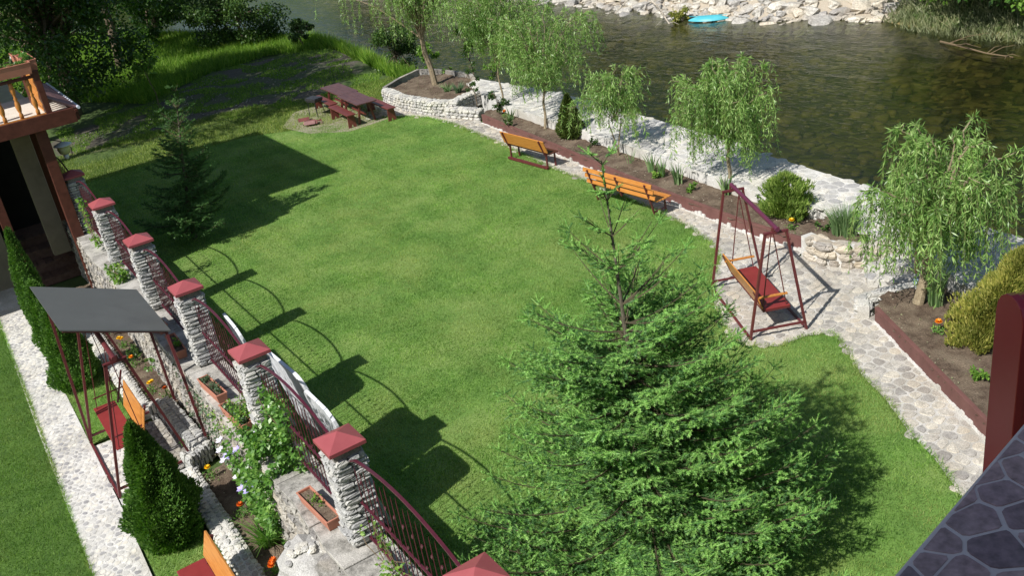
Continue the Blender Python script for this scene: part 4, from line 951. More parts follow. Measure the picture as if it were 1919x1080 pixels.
for i_, (c_, pg) in enumerate(cl):
    mb = MB() if i_ < 300 else far_t; pg2 = []
    for p in pg:
        d = (Vector(p) - E0).dot(Vector((EA.y, -EA.x)))
        if d < .012: p = tuple(Vector(p) + Vector((EA.y, -EA.x)) * (.012 - d))
        pg2.append(p)
    cobble(mb, c_, pg2, 6.985, .0032, .004, random.Random(int(c_[0] * 100)), .12)
    if i_ < 300: mb.build('tile', 'tile', TB, TO)
tag(far_t.build('far_tiles', 'tile', TB, TO), kind='stuff')
BH = thing('terrace_shade_house', 'unseen tall house block beside the viewing terrace, sized to shade it', 'house', (-6, -27, 0))  # unseen wall and roof, sized to throw shade on the terrace
mb = MB(); mb.box((-6.9, -27.0, 6.5), (6.4, 7.0, 13)); mb.build('wall', 'plaster', BH, (-6, -27, 0))
mb = MB(); mb.box((-6.9, -27.0, 13.1), (7.0, 7.4, .2)); mb.build('roof', 'roofing', BH, (-6, -27, 0))
# glossy red parapet end / pipe cover
SPT = thing('red_metal_column', 'glossy dark red metal column with rounded top behind the terrace corner', 'metal column', (.58, -22.28, 0))
u_ = Vector((.87, -.42, 0)).normalized(); n2 = Vector((-u_.y, u_.x, 0))
prof = []
for q in range(9): t = rad(q * 22.5); prof.append((-.085 * math.cos(t), 6.93 + .1 * math.sin(t)))
prof = [(-.085, 2.0)] + prof + [(.085, 2.0)]
mb = MB(); V = []
for s_ in (0, .42):
    for a, z in prof: p = Vector((.56, -22.39, 0)) + u_ * s_ + n2 * a; V.append((p.x, p.y, z))
n = len(prof); mb.add(V, [(i, i + 1, n + i + 1, n + i) for i in range(n - 1)] + [(n - 1, 0, n, 2 * n - 1), tuple(range(n - 1, -1, -1)), tuple(range(n, 2 * n))]); mb.build('cover', 'spout', SPT, (.58, -22.28, 0), bevel=.012)
for zz_ in (6.80,):
    mb = MB(); V = []
    for s_ in (-.006, .03):
        for a, z in prof: p = Vector((.56, -22.39, 0)) + u_ * s_ + n2 * a * 1.06; V.append((p.x, p.y, z + (.006 if z > 2.5 else 0)))
    mb.add(V, [(i, i + 1, n + i + 1, n + i) for i in range(n - 1)] + [(n - 1, 0, n, 2 * n - 1), tuple(range(n - 1, -1, -1)), tuple(range(n, 2 * n))]); mb.build('edge_trim', 'spout', SPT, (.58, -22.28, 0), bevel=.004)

# ------------------------------------------------------------------ conifers
def conifer(name, label, loc, H, R0, nb, shoots_per_m, lean=(0, 0), bare=1.1, mat='spruce', newmat='newshoot', seed=1, new_ratio=.4, shoot=.085, needle=.02, zmin=.25, seglen=.16, wskip=.3):
    r = np.random.default_rng(seed); rr = random.Random(seed)
    T = thing(name, label, 'spruce tree', loc)
    trunk = lambda z: Vector((lean[0] * (z / H) ** 1.3, lean[1] * (z / H) ** 1.3, z))
    mb = MB(); mb.tube([trunk(H * i / 10) for i in range(11)], [.07 * (1 - i / 10) ** 1.25 + .006 for i in range(11)], 8); mb.build('trunk', 'spruce_bark', T)
    br = MB(); SA = []; SD = []; SN = []; SL = []
    def shoot_at(p, d, new, l): SA.append(tuple(p)); SD.append(tuple(d)); SN.append(new); SL.append(l)
    for k in range(nb):
        u = (k + rr.random()) / nb; z = zmin + (H - zmin - .12) * u ** .85
        top = (H - z)
        if top < bare:  # leader: whorls only
            z = H - round(top / .42) * .42 - .05
            if z < zmin: continue
            top = H - z
            if rr.random() < wskip: continue
        Lb = R0 * min(1, (top / H) ** 1.12 * 1.12) * rr.uniform(.72, 1.1)
        if top < bare: Lb = max(.16, top * .42) * rr.uniform(.8, 1.1)
        a = rr.uniform(0, 2 * math.pi); rise = .15 + .75 * (z / H) ** 2 + (.25 if top < bare else 0)
        d0 = Vector((math.cos(a), math.sin(a), 0)); p0 = trunk(z); pts = []; ns = max(3, int(Lb / .1))
        for i in range(ns + 1):
            t = i / ns; pts.append(p0 + d0 * Lb * t + Vector((0, 0, Lb * (rise * t - .28 * (1 - z / H) * t * (1 - t) * 4 * .6 + .10 * t * t - .18 * t * (1 - z / H)))))
        br.tube(pts, [.014 * (1 - i / ns) * (Lb / R0) ** .5 + .003 for i in range(ns + 1)], 4, False)
        for i in range(1, ns + 1):
            t = i / ns; p = pts[i]; d = (pts[i] - pts[i - 1]).normalized()
            side = d.cross(Vector((0, 0, 1))).normalized()
            if t < .12 and Lb > .8: continue
            if top < bare and rr.random() < .35: continue
            if Lb < .38 and i % 2: continue
            ll = (.55 * Lb * (1 - t) * (.35 + t) + .13) if Lb > .4 else .1
            for s_ in (-1, 1):
                if rr.random() < .06: continue
                dd = (d * .75 + side * s_ * rr.uniform(.6, 1.0) + Vector((0, 0, rr.uniform(-.25, .12)))).normalized()
                m_ = max(1, int(ll / seglen)); q = p.copy()
                br.tube([p, p + dd * ll], [.0028, .0015], 3, False)
                for j in range(m_):
                    q = p + dd * ll * (j + .3) / m_; last = j == m_ - 1
                    s2 = dd.cross(Vector((0, 0, 1))).normalized(); shoot_at(q, dd, last or rr.random() < .15, shoot * rr.uniform(.9, 1.4))
                    for s3 in (-1, 1):
                        if rr.random() < shoots_per_m: shoot_at(q, dd * .8 + s2 * s3 * rr.uniform(.5, .9) + Vector((0, 0, rr.uniform(-.3, .2))), rr.random() < new_ratio, shoot * rr.uniform(.7, 1.3))
            if i == ns: shoot_at(p, d, True, shoot * 1.4)
    for q in range(6): shoot_at(trunk(H - .02 - q * .05), Vector((rr.gauss(0, .5), rr.gauss(0, .5), 1)), True, .09)
    zz = H - .15
    while zz > H - bare * .8:  # needles hugging the bare leader
        for q in range(3): shoot_at(trunk(zz), Vector((rr.gauss(0, .25), rr.gauss(0, .25), 1)), False, .06)
        zz -= .08
    br.build('branches', 'spruce_twig', T)
    A = np.array(SA); D = unit(np.array(SD)); Nw = np.array(SN); LL = np.array(SL)
    for flag, nm, mt in ((False, 'needles', mat), (True, 'new_shoots', newmat)):
        m = Nw == flag; a_, d_, l_ = A[m], D[m], LL[m]; n = len(a_); K = 12
        t = np.tile(np.arange(K) / K, n); ai = np.repeat(np.arange(n), K); nr = 3
        C = a_[ai] + d_[ai] * (t * l_[ai])[:, None]
        C = np.repeat(C, nr, 0); ai2 = np.repeat(ai, nr); s0 = unit(np.cross(d_[ai2], r.normal(size=(len(ai2), 3)) + [0, 0, .5]))
        sgn = np.tile([1, -1, 1], len(ai))[:, None]
        ld = unit(d_[ai2] * .7 + s0 * sgn + [0, 0, .12])
        ln = needle * r.uniform(.8, 1.25, len(C)) * (1.15 if flag else 1); wd = needle * (.36 if flag else .3)
        S = unit(np.cross(ld, d_[ai2] + .3)) * wd / 2
        V = np.stack([C - S, C + S, C + ld * ln[:, None] + S * .3], 1).reshape(-1, 3)
        # one solid sliver through the shoot keeps it from looking like dust
        sd = unit(np.cross(d_, r.normal(size=d_.shape) * .3 + [0, 0, 1])) * needle * .36; E2 = a_ + d_ * (l_ * 1.05)[:, None]
        V2 = np.stack([a_ - sd, a_ + sd, E2], 1).reshape(-1, 3); V = np.concatenate([V, V2])
        o = link(nm, mesh_np(nm, V, np.arange(len(V)).reshape(-1, 3)), mt, T)
    return T
conifer('spruce_tree', 'large bright green spruce with a bare leader in the right foreground', (3.22, -16.45, 0), 5.5, 2.52, 320, .9, lean=(.05, .3), seed=3, wskip=.74, seglen=.16, needle=.028, shoot=.125, bare=1.95, new_ratio=.55)
conifer('fir_tree', 'smaller dark fir standing in the house shadow on the lawn', (2.5, 1.2, 0), 3.95, 1.4, 120, .75, lean=(.6, -.15), mat='firdark', newmat='firdark', seed=5, shoot=.12, needle=.032, bare=.9, seglen=.16, zmin=.5)

def cone_shrub(name, label, loc, H, R, n, mat, seed, lean=(0, 0), cat='conifer', power=.75, l=(.035, .075), upright=1.0, belly=.22, stem=True, dirs=None, wd=.45, rough_=.3):
    r = np.random.default_rng(seed); T = thing(name, label, cat, loc)
    if stem: mb = MB(); mb.tube([(0, 0, 0), (lean[0] * .8, lean[1] * .8, H * .8)], [.03, .008], 6); mb.build('trunk', 'bark', T)
    core = MB(); ck = .36 if rough_ > .5 else .6; core.lathe([(R * ck * (.72 + .28 * min(1, q / 12 / belly)) if q / 12 < belly else R * ck * max(0, (1 - q / 12) / (1 - belly)) ** power + .004, q / 12 * H * .93 + .02) for q in range(13)], 14); core.v = [(x + lean[0] * z / H + R * .1 * noise.noise(Vector((x * 9, y * 9, z * 9))), y + lean[1] * z / H + R * .1 * noise.noise(Vector((y * 9, x * 9, z * 9))), z) for x, y, z in core.v]; core.v = [(x, y, z) for x, y, z in core.v]; core.build('inner_foliage', 'thuja2' if rough_ > .5 else mat, T, smooth=True)
    h = r.uniform(0, 1, n) ** 1.25; prof = np.where(h < belly, .72 + .28 * np.sin(h / belly * math.pi / 2), np.clip((1 - h) / (1 - belly), 0, 1) ** power)
    a = r.uniform(0, 2 * math.pi, n); lump = np.array([noise.noise(Vector((math.cos(q) * 1.7, math.sin(q) * 1.7, w_ * 5 + seed))) for q, w_ in zip(a, h)])
    rad_ = R * prof * (1 + lump * rough_) * (np.sqrt(r.uniform(.5, 1.0, n)) if rough_ < .5 else r.uniform(.5, 1.28, n)) + .01
    C = np.column_stack([np.cos(a) * rad_ + lean[0] * h, np.sin(a) * rad_ + lean[1] * h, h * H * (1 + lump * .04) + .02])
    out = np.column_stack([np.cos(a), np.sin(a), np.zeros(n)])
    base = np.repeat(C, 3, 0) + r.normal(0, .008, (3 * n, 3)); D = np.repeat(out * .7 + [0, 0, upright], 3, 0) + r.normal(0, .45, (3 * n, 3))
    if dirs is not None: D = D + np.array(dirs)
    leaves('foliage', base, D, r.uniform(*l, 3 * n), r.uniform(l[0], l[1], 3 * n) * wd, mat, T, nrm=np.repeat(np.cross(out, [0, 0, 1]), 3, 0) + r.normal(0, .5, (3 * n, 3)))
    return T
cone_shrub('clipped_conifer', 'biggest dense conical conifer, nearest, at the lower end of the white path', (-1.68, -11.15, 0), 2.0, .50, 17000, 'thuja', 1, rough_=.48, lean=(.0, .1), cat='thuja')
cone_shrub('clipped_conifer', 'middle conical conifer under the grey canopy edge', (-1.78, -4.75, 0), 1.75, .45, 5200, 'thuja', 2, cat='thuja', power=.6, rough_=.45)
cone_shrub('clipped_conifer', 'yellow tipped conical conifer between the other two by the canopy corner', (-1.8, -2.9, 0), 1.7, .4, 4200, 'thuja', 3, cat='thuja', power=.6, rough_=.45)
cone_shrub('clipped_conifer', 'farthest slender conical conifer in front of the dark stairs', (-1.78, -1.0, 0), 2.35, .34, 4200, 'thuja', 4, cat='thuja')
cone_shrub('conical_conifer', 'olive conical conifer in the long flower bed between two willows', (13.05, -1.7, .24), 1.25, .36, 2600, 'thuja2', 6, cat='thuja', l=(.05, .09))
cone_shrub('golden_conifer', 'golden yellow conifer leaning over the second curb at the right edge', (10.25, -16.35, .24), 1.45, .36, 9500, 'golden', 7, rough_=1.1, lean=(.75, -.3), cat='golden conifer', power=.55, l=(.05, .12), upright=1.4, belly=.35, dirs=(.4, -.1, .2), wd=.25)
cone_shrub('juniper_bush', 'feathery yellow green juniper behind the swing in the long bed', (12.3, -10.5, .24), .92, .40, 2800, 'juniper', 8, rough_=1.0, cat='juniper', power=.5, l=(.07, .17), upright=1.5, belly=.5, wd=.18)

# ------------------------------------------------------------------ willows
def willow(label, loc, H, R, ntr, strands, seed, trunk_h=1.2, hang=(.5, 1.3), split=1, tr=.06, lean=(0, 0), mat='willow', llen=.12, up=.25, dense=25, lw=.19):
    rr = random.Random(seed); r = np.random.default_rng(seed); T = thing('weeping_willow', label, 'willow tree', loc)
    fork = Vector((lean[0], lean[1], trunk_h)); mb = MB()
    if split == 1: mb.tube([(0, 0, 0), fork * .35 + Vector((.02, 0, 0)), fork * .7 + Vector((-.03, .02, 0)), fork], [tr, tr * .9, tr * .85, tr * .7], 8)
    else:
        for s_ in range(split): a = 6.28 * s_ / split; mb.tube([(0, 0, 0), fork * .4 + Vector((math.cos(a) * .06, math.sin(a) * .06, 0)), fork + Vector((math.cos(a) * .22, math.sin(a) * .22, 0))], [tr * .8, tr * .6, tr * .4], 7)
    mb.build('trunk', 'willow_bark', T); br = MB(); gb = MB(); C = []; D = []
    for k in range(ntr):
        a = 6.28 * (k + rr.random() * .7) / ntr; ln = R * rr.uniform(.35, 1.15); e = Vector((math.cos(a) * ln, math.sin(a) * ln, 0)) + fork; peak = H * rr.uniform(.62, 1.03)
        if rr.random() < .25: peak = H; e = fork + (e - fork) * .5
        pts = []
        for i in range(8):
            t = i / 7; p = fork.lerp(e, t); p.z = fork.z + (peak - fork.z) * (1 - (1 - t) ** 2) - up * 0 * t; p += Vector((rr.gauss(0, .04), rr.gauss(0, .04), rr.gauss(0, .03))); pts.append(p)
        br.tube(pts, [tr * .26 * (1 - i / 8) + .003 for i in range(8)], 5, False)
        for s_ in range(strands):
            t = rr.uniform(.12, 1) ** .8; i = min(6, int(t * 7)); p = pts[i].lerp(pts[i + 1], t * 7 - i)
            a2 = a + rr.gauss(0, .9); o = rr.uniform(.1, .42); hl = rr.uniform(*hang) * (.55 + .45 * t); q = []
            for j in range(7):
                u = j / 6; q.append(p + Vector((math.cos(a2), math.sin(a2), 0)) * o * (1 - (1 - u) ** 2) + Vector((0, 0, .16 * math.sin(min(1, u * 1.6) * math.pi) * rr.uniform(.6, 1.2) - hl * u ** 1.6)))
            q = [Vector((v.x, v.y, max(v.z, .25))) for v in q]
            gb.tube(q, [.003] * 6 + [.002], 3, False); nl = int(dense * (hl + .5))
            for j in range(nl):
                u = rr.uniform(.05, 1) * 5.99; i2 = int(u); c = q[i2].lerp(q[i2 + 1], u - i2); d = (q[i2 + 1] - q[i2]).normalized() + Vector((rr.gauss(0, .75), rr.gauss(0, .75), rr.gauss(-.1, .55))); C.append(tuple(c)); D.append(tuple(d))
    br.build('branches', 'willow_bark', T); gb.build('hanging_twigs', 'greentwig', T); n = len(C)
    leaves('leaves', C, D, r.uniform(.7, 1.3, n) * llen, llen * lw, mat, T)
    return T
WG = 'weeping willows along the promenade'
for a in (dict(label='weeping willow with a thick bare trunk beside the golden conifer', loc=(10.75, -14.9, .24), H=3.05, R=1.22, ntr=30, strands=18, seed=11, trunk_h=1.35, hang=(.6, 1.7), tr=.1, lean=(.3, -.1)),
          dict(label='weeping willow hanging over the purple swing beam', loc=(12.8, -8.3, .24), H=3.0, R=1.15, ntr=26, strands=17, seed=12, trunk_h=1.1, hang=(.6, 1.6), tr=.05, lean=(.05, 0)),
          dict(label='low twin stemmed willow between olive cone and iris clump', loc=(12.8, -4.15, .24), H=2.25, R=1.05, ntr=19, strands=13, seed=13, trunk_h=1.0, hang=(.3, .9), split=2, tr=.035),
          dict(label='crooked stemmed willow left of the olive conical conifer', loc=(13.1, -.3, .24), H=3.35, R=1.9, ntr=30, strands=16, seed=14, trunk_h=1.1, hang=(.4, 1.1), tr=.045, lean=(.25, .15)),
          dict(label='pale willow behind the crooked one, over the water side', loc=(13.5, 2.55, .3), H=4.5, R=1.95, ntr=30, strands=17, seed=15, trunk_h=1.5, hang=(.4, 1.3), tr=.035),
          dict(label='tallest willow with a forked trunk growing in the round planter', loc=(13.75, 7.55, .4), H=5.7, R=2.9, ntr=38, strands=18, seed=16, trunk_h=1.7, hang=(.6, 1.6), tr=.12, lean=(-.15, .1), llen=.12)):
    a['label'], t_ = a['label'], willow(**a); t_['group'] = WG

# ------------------------------------------------------------------ leafy trees and bushes
def leafy(name, label, cat, loc, H, crown, n, lsize, mat, seed, trunk_r=.15, th=None, trunk=True, squash=.75, clumps=40, dr=.3, group=None):
    rr = random.Random(seed); r = np.random.default_rng(seed); T = thing(name, label, cat, loc, 0, group); th = th if th is not None else H * .45
    cs = []
    for k in range(clumps):
        a = rr.uniform(0, 6.28); q = rr.random() ** .5 * crown; z = th + (H - th) * rr.random(); lim = 1 - abs((z - th) / (H - th) - .4) ** 2 * 1.3; cs.append((math.cos(a) * q * lim, math.sin(a) * q * lim, z))
    if trunk:
        mb = MB(); top = Vector((rr.uniform(-.2, .2), rr.uniform(-.2, .2), th + (H - th) * .5)); mb.tube([(0, 0, -.1), top * .35 + Vector((.08, 0, 0)), top * .7, top], [trunk_r, trunk_r * .85, trunk_r * .6, trunk_r * .35], 8); mb.build('trunk', 'bark', T)
        br = MB(); branch_paths(br, [tuple(top * .55), tuple(top * .75), tuple(top * .95)], cs[:int(clumps * .7)], trunk_r * .35, .01, 5, .15); br.build('limbs', 'bark', T)
    cs = np.array(cs); idx = r.integers(0, clumps, n); cr = r.uniform(.5, 1.0, clumps) * crown * .36
    off = unit(r.normal(size=(n, 3))) * (r.uniform(0, 1, n) ** .5 * cr[idx])[:, None] * [1, 1, squash]
    C = cs[idx] + off; D = off / crown + r.normal(0, .6, (n, 3)) - [0, 0, dr]
    leaves('crown', C, D, r.uniform(.6, 1.3, n) * lsize, lsize * .62, mat, T, nrm=r.normal(size=(n, 3)) * .8 + [0, 0, 1], fold=.12)
    return T
leafy('broadleaf_tree', 'dense dark broadleaf tree right behind the balcony at the top left', 'tree', (3.4, 21.0, 0), 9, 3.7, 38000, .17, 'decid', 21, .25, .9, clumps=110)
leafy('broadleaf_tree', 'tall tree hanging its boughs over the far river bend', 'tree', (7.3, 29, 0), 9.5, 3.6, 16000, .2, 'decid', 22, .25, 3.2, clumps=60)
leafy('broadleaf_tree', 'shadow casting tree beyond the house, mostly outside the picture', 'tree', (-.9, 13.2, 0), 14.5, 4.2, 15000, .24, 'decid', 23, .3, 7, clumps=60)
leafy('broadleaf_tree', 'second shadow casting tree behind the house roof', 'tree', (-.6, 17.2, 0), 16, 4.6, 15000, .26, 'decid', 24, .3, 7.5, clumps=60)
leafy('willow_bush', 'large olive willow bush between the meadow and the river at the top', 'bush', (13.2, 27.0, 0), 3.6, 2.7, 14000, .16, 'decid2', 25, .1, .3, clumps=50)
leafy('willow_bush', 'dark rounded willow bush on the bank beside the tallest willow', 'bush', (15.2, 13.4, -.3), 1.9, 1.15, 8000, .1, 'decid2', 26, .05, .15, clumps=30)
leafy('round_bush', 'small round dark green bush on the near river bank', 'bush', (14.6, 22.4, -.1), 1.5, .75, 3500, .1, 'decid2', 27, .04, .2, clumps=16)
leafy('low_tree', 'dense green tree at the top edge left of the river', 'tree', (10.8, 35, 0), 5.5, 3.3, 11000, .22, 'decid', 28, .16, .8, clumps=40)
leafy('sapling', 'thin sapling with bright leaves on a bare stem left of centre', 'tree', (6.1, 17.6, 0), 2.5, .55, 480, .16, 'bright', 29, .02, 1.3, clumps=9)
leafy('sapling', 'young bright leaved tree beside the river steps', 'tree', (15.3, 7.4, .0), 2.1, .6, 900, .1, 'bright', 30, .025, 1.2, clumps=14)
leafy('sapling', 'tiny bright shrub at the left of the far planter corner', 'shrub', (15.0, 8.7, .0), .9, .3, 400, .09, 'bright', 31, .02, .2, clumps=7)
leafy('leafy_shrub', 'bright green shrub between the round planter and the water', 'shrub', (15.35, 6.1, .2), .75, .35, 500, .08, 'bright', 32, .02, .15, clumps=8)
leafy('leafy_shrub', 'upright green weeds growing on the bank left of the tallest willow', 'shrub', (15.1, 10.4, -.1), 1.3, .6, 900, .1, 'bright', 33, .02, .1, clumps=12)
leafy('leafy_shrub', 'rose bush at the far end of the long flower bed', 'shrub', (13.2, 2.5, .24), .75, .35, 700, .07, 'decid2', 34, .02, .12, clumps=10)
leafy('staked_shrub', 'small staked shrub on the promenade wall beside the round planter', 'shrub', (13.4, 4.1, .3), 1.4, .3, 500, .07, 'decid2', 35, .02, .5, clumps=9)
for i, (x, y, s_) in enumerate([(33.4, -5.5, 3.6), (33.2, -1.9, 2.9), (34.2, .9, 2.2), (40.5, -5, 5.5), (41.5, 1, 5), (45, 8, 5.5), (35.6, -10, 4)]):
    leafy('bank_tree', ['thick dark green bushy tree on the far bank at the top right corner', 'bushy tree on the far bank just left of the corner one', 'lowest bushy tree beside the rocks of the far bank', 'tree of the second row behind the far bank corner', 'second row tree behind the pale slope', 'tree high behind the rock slope', 'far bank tree beyond the right edge'][i], 'tree', (x, y, .4), s_, 3.0, 10000, .2, 'decid' if i % 2 else 'bright', 40 + i, .15, .0, clumps=45, group='trees on the far bank')
for i, (x, y, s_) in enumerate([(20, 82, 6), (8, 90, 6), (38, 60, 9), (-6, 88, 6), (-14, 40, 11), (-16, 25, 12), (48, 40, 12), (44, 24, 10), (-12, 56, 12)]):
    leafy('distant_tree', ['tree closing the valley straight upstream, left of centre', 'tree upstream on the left bank', 'tree upstream on the right bank', 'tree far upstream at the left', 'tree far left beyond the meadow', 'tree left of the house roof', 'tree on the hill foot upstream', 'tree on the hill foot behind the rocks', 'tree left behind the meadow, middle distance'][i], 'tree', (x, y, -.3), s_, 4.8, 3500, .5, 'decid', 60 + i, .3, 1.2, clumps=45, group='trees closing the valley')
P = rand_in([(31.6, -14), (31.5, -4.5), (31.3, -2), (31.6, .5), (32.7, 2.5), (36, 3.5), (37, -14)], 14000); ground_tufts('bank_grass', 'pale grey green reeds and grass at the foot of the far bank', 'grass', P, terrain_h, .12, .5, .05, 'reed', .6)
P = rand_in([(14.0, 10.3), (14.6, 15), (15.3, 19), (15.4, 24), (17.2, 24), (16.8, 18), (16.2, 13), (15.6, 9.5)], 16000); ground_tufts('bank_weeds', 'tall bright weeds along the near river bank', 'grass', P, terrain_h, .2, .75, .05, 'rough_blade', .3)

# ------------------------------------------------------------------ rocky far bank
RB = thing('rock_revetment', 'slope of pale riprap rocks above the water on the far bank', 'rock bank', (31, 14, -1.2))
st = stone_set('rock', .62, 8, .22, nu=7, nv=5); rr = random.Random(17); cnt = 0; cand = []
for k in range(6000):
    y = rr.uniform(2.6, 34); x = np.interp(y, [p[1] for p in FAR[2:12]], [p[0] for p in FAR[2:12]]) + rr.uniform(-.7, 6.5)
    cand.append((x, y))
zs_ = terrain_h(np.array(cand)); kept = []; grid = {}
for (x, y), z in zip(cand, zs_):
    s_ = rr.choice([.18, .24, .3, .38, .46]) * rr.uniform(.8, 1.15); key = (int(x / .8), int(y / .8)); ok = True
    for i in (-1, 0, 1):
        for j in (-1, 0, 1):
            for (px_, py_, ps) in grid.get((key[0] + i, key[1] + j), []):
                if math.hypot(px_ - x, py_ - y) < (ps + s_) * .72: ok = False
    if 3.2 < y < 6.2 and x > 33.0 and rr.random() < .8: ok = False
    if ok: grid.setdefault(key, []).append((x, y, s_)); kept.append((x, y, z, s_))
kept.sort(key=lambda q: math.hypot(q[0] + 2.8, q[1] + 24.3)); mbf = MB()
for i, (x, y, z, s_) in enumerate(kept):
    S3 = (s_ * rr.uniform(.9, 1.35), s_ * rr.uniform(.7, 1.0), s_ * rr.uniform(.45, .7)); e = (rr.uniform(-.3, .3), rr.uniform(-.3, .3), rr.uniform(0, 3.1)); L_ = (x - 31, y - 14, z + 1.2 + s_ * .15)
    if i < 300: put(rr.choice(st), 'rock', RB, L_, S3, e)
    else:
        me = rr.choice(st); Mx = Matrix.LocRotScale(Vector(L_), Matrix.Rotation(e[2], 3, 'Z'), S3); mbf.add([Mx @ v.co for v in me.vertices], [tuple(q.vertices) for q in me.polygons])
if mbf.v: tag(mbf.build('far_rocks', 'rock', RB), kind='stuff')
T = thing('stranded_boat', 'turquoise plastic canoe hull stranded at the foot of the rocks', 'canoe', (30.1, 10.3, -1.15), math.atan2(-1.2, .85)); mb = MB(); n = 12; V = []; F = []
for i in range(n + 1):
    t = i / n * 2 - 1; w_ = .34 * (1 - abs(t) ** 2.4) + .01; hh = .17 * (1 - abs(t) ** 3) + .04
    for q in range(7): a = math.pi * q / 6; V.append((t * .95, w_ * math.cos(a), hh * math.sin(a)))
for i in range(n):
    for q in range(6): F.append((i * 7 + q, i * 7 + q + 1, (i + 1) * 7 + q + 1, (i + 1) * 7 + q))
mb.add(V, F); mb.build('hull', 'cyan', T, smooth=True)
mb = MB(); mb.bar((-.9, 0, .2), (.9, 0, .2), .03, .02); mb.build('keel', 'cyan', T)
def deadbranch(label, pts, nsub, seed, m_='drift', rb=.06):
    rr = random.Random(seed); o = pts[0]; T = thing('dead_branch', label, 'dead branch', o); mb = MB(); P = [Vector(p) - Vector(o) for p in pts]; mb.tube(P, [rb * (1 - i / len(P)) + .012 for i in range(len(P))], 6); mb.build('stem', m_, T); mb = MB()
    for k in range(nsub):
        t = rr.uniform(.1, .95) * (len(P) - 1); i = int(t); p = P[i].lerp(P[i + 1], t - i); d = (P[-1] - P[0]).normalized() + Vector((rr.gauss(0, .7), rr.gauss(0, .7), rr.uniform(0, .7))); e = p + d * rr.uniform(.3, 1.0); mb.tube([p, (p + e) / 2 + Vector((0, 0, .08)), e], [.018, .012, .005], 4)
    mb.build('twigs', m_, T)
deadbranch('bleached branch lying from the rocks into the water left of the turquoise hull', [(30.4, 14.6, -.6), (29.9, 13.6, -.75), (29.4, 12.6, -1.0), (28.9, 11.7, -1.2)], 16, 1)
deadbranch('thin dead bough arching over the water further left on the far bank', [(30.4, 14.8, -.5), (29.5, 15.2, -.3), (28.6, 15.4, -.9)], 10, 2)
deadbranch('thin brown branch lying on the water near the right edge', [(30.6, -1.6, -1.15), (30.1, -2.8, -1.1), (29.8, -4.0, -1.15), (29.8, -5.0, -1.18)], 9, 3, 'twig', .03)
leafy('driftwood_tangle', 'tangle of brown twigs caught beside the turquoise hull', 'driftwood', (29.6, 11.6, -1.25), .55, .5, 500, .16, 'golden', 71, .03, .05, clumps=8)

# ------------------------------------------------------------------ flowers and small plants
def clump(name, label, cat, loc, n, h, spread, mat, wd=.03, lean=.35, segs=3, seed=0):
    r = np.random.default_rng(seed); T = thing(name, label, cat, loc); V = []; F = []
    for k in range(n):
        a = r.uniform(0, 6.28); d = np.array([math.cos(a), math.sin(a), 0]); p = d * r.uniform(0, spread * .35); H_ = h * r.uniform(.6, 1.1); s_ = np.array([-d[1], d[0], 0]) if r.random() < .5 else d; ln = lean * r.uniform(.2, 1.3); b = len(V)
        for i in range(segs + 1):
            t = i / segs; c = p + d * ln * H_ * t * t + [0, 0, H_ * t * (1 - .15 * t * ln)]; w_ = wd * (1 - t ** 2) / 2 + .001; V += [tuple(c - s_ * w_), tuple(c + s_ * w_)]
        F += [(b + 2 * i, b + 2 * i + 1, b + 2 * i + 3, b + 2 * i + 2) for i in range(segs)]
    me = bpy.data.meshes.new('blades'); me.from_pydata(V, [], F); link('blades', me, mat, T); return T
for i, (x, y, n, h, lab) in enumerate([(12.5, -5.9, 16, .5, 'tall grey green iris clump leaning left, first of the row by the willow'), (12.42, -6.35, 18, .5, 'second iris clump of the row, shorter and bushier'), (12.3, -7.05, 26, .55, 'third and broadest iris clump of the row'), (12.45, -8.5, 26, .6, 'iris clump under the willow beside the swing beam'), (13.1, 1.55, 12, .45, 'small pale iris beside the orange flower of the long bed')]):
    clump('iris_plant', lab, 'iris', (x, y, .24), n, h, .3, 'iris', .045, .35, seed=i)
clump('ornamental_grass', 'dense upright grass clump in the boulder planter', 'ornamental grass', (12.15, -12.2, .36), 520, .62, .75, 'iris', .014, .45, seed=9)
clump('yucca_plant', 'pale spiky yucca at the edge of the round planter', 'yucca', (13.6, 5.6, .4), 60, .4, .3, 'bluegreen', .04, 1.0, seed=12)
clump('yucca_plant', 'second spiky plant beside the pale yucca in the round planter', 'yucca', (13.5, 6.2, .4), 40, .35, .3, 'iris', .04, 1.0, seed=13)
clump('lily_plant', 'narrow leaved lily spilling forward below the flowering vine', 'lily', (-.62, -12.45, .1), 110, .5, .4, 'vine', .02, 1.1, seed=14)
clump('tall_reed', 'grey green reeds beside the thick willow trunk', 'reeds', (10.9, -15.15, .24), 90, .95, .35, 'iris', .022, .25, seed=15)
clump('thin_reed', 'sparse dry reeds at the front edge of the promenade', 'reeds', (12.6, -4.9, .24), 14, .45, .3, 'iris', .012, .4, seed=16)
def marigold(label, loc, col, seed, heads=1, R=.055):
    rr = random.Random(seed); r = np.random.default_rng(seed); T = thing('marigold', label, 'flower', loc, 0, 'marigolds'); n = 90; C = r.normal(0, .06, (n, 3)); C[:, 2] = r.uniform(0, .14, n); leaves('leaves', C, r.normal(0, 1, (n, 3)) + [0, 0, .6], r.uniform(.04, .07, n), .02, 'vine', T)
    for k in range(heads):
        p = Vector((rr.uniform(-.06, .06), rr.uniform(-.06, .06), .2 + rr.uniform(0, .04))) if k else Vector((0, 0, .22)); mb = MB(); mb.tube([(p.x * .3, p.y * .3, 0), p], .004, 4); mb.build('stem', 'vine', T); C = []; D = []
        for ring in range(4):
            m = 12 - ring * 2
            for q in range(m): a = 6.28 * (q + ring * .5) / m; C.append(tuple(p + Vector((math.cos(a), math.sin(a), 0)) * R * .12)); D.append((math.cos(a), math.sin(a), .12 + ring * .45))
        leaves('flower_head', C, D, R * 1.05, R * .62, col, T, nrm=np.tile([0., 0, 1], (len(C), 1)))
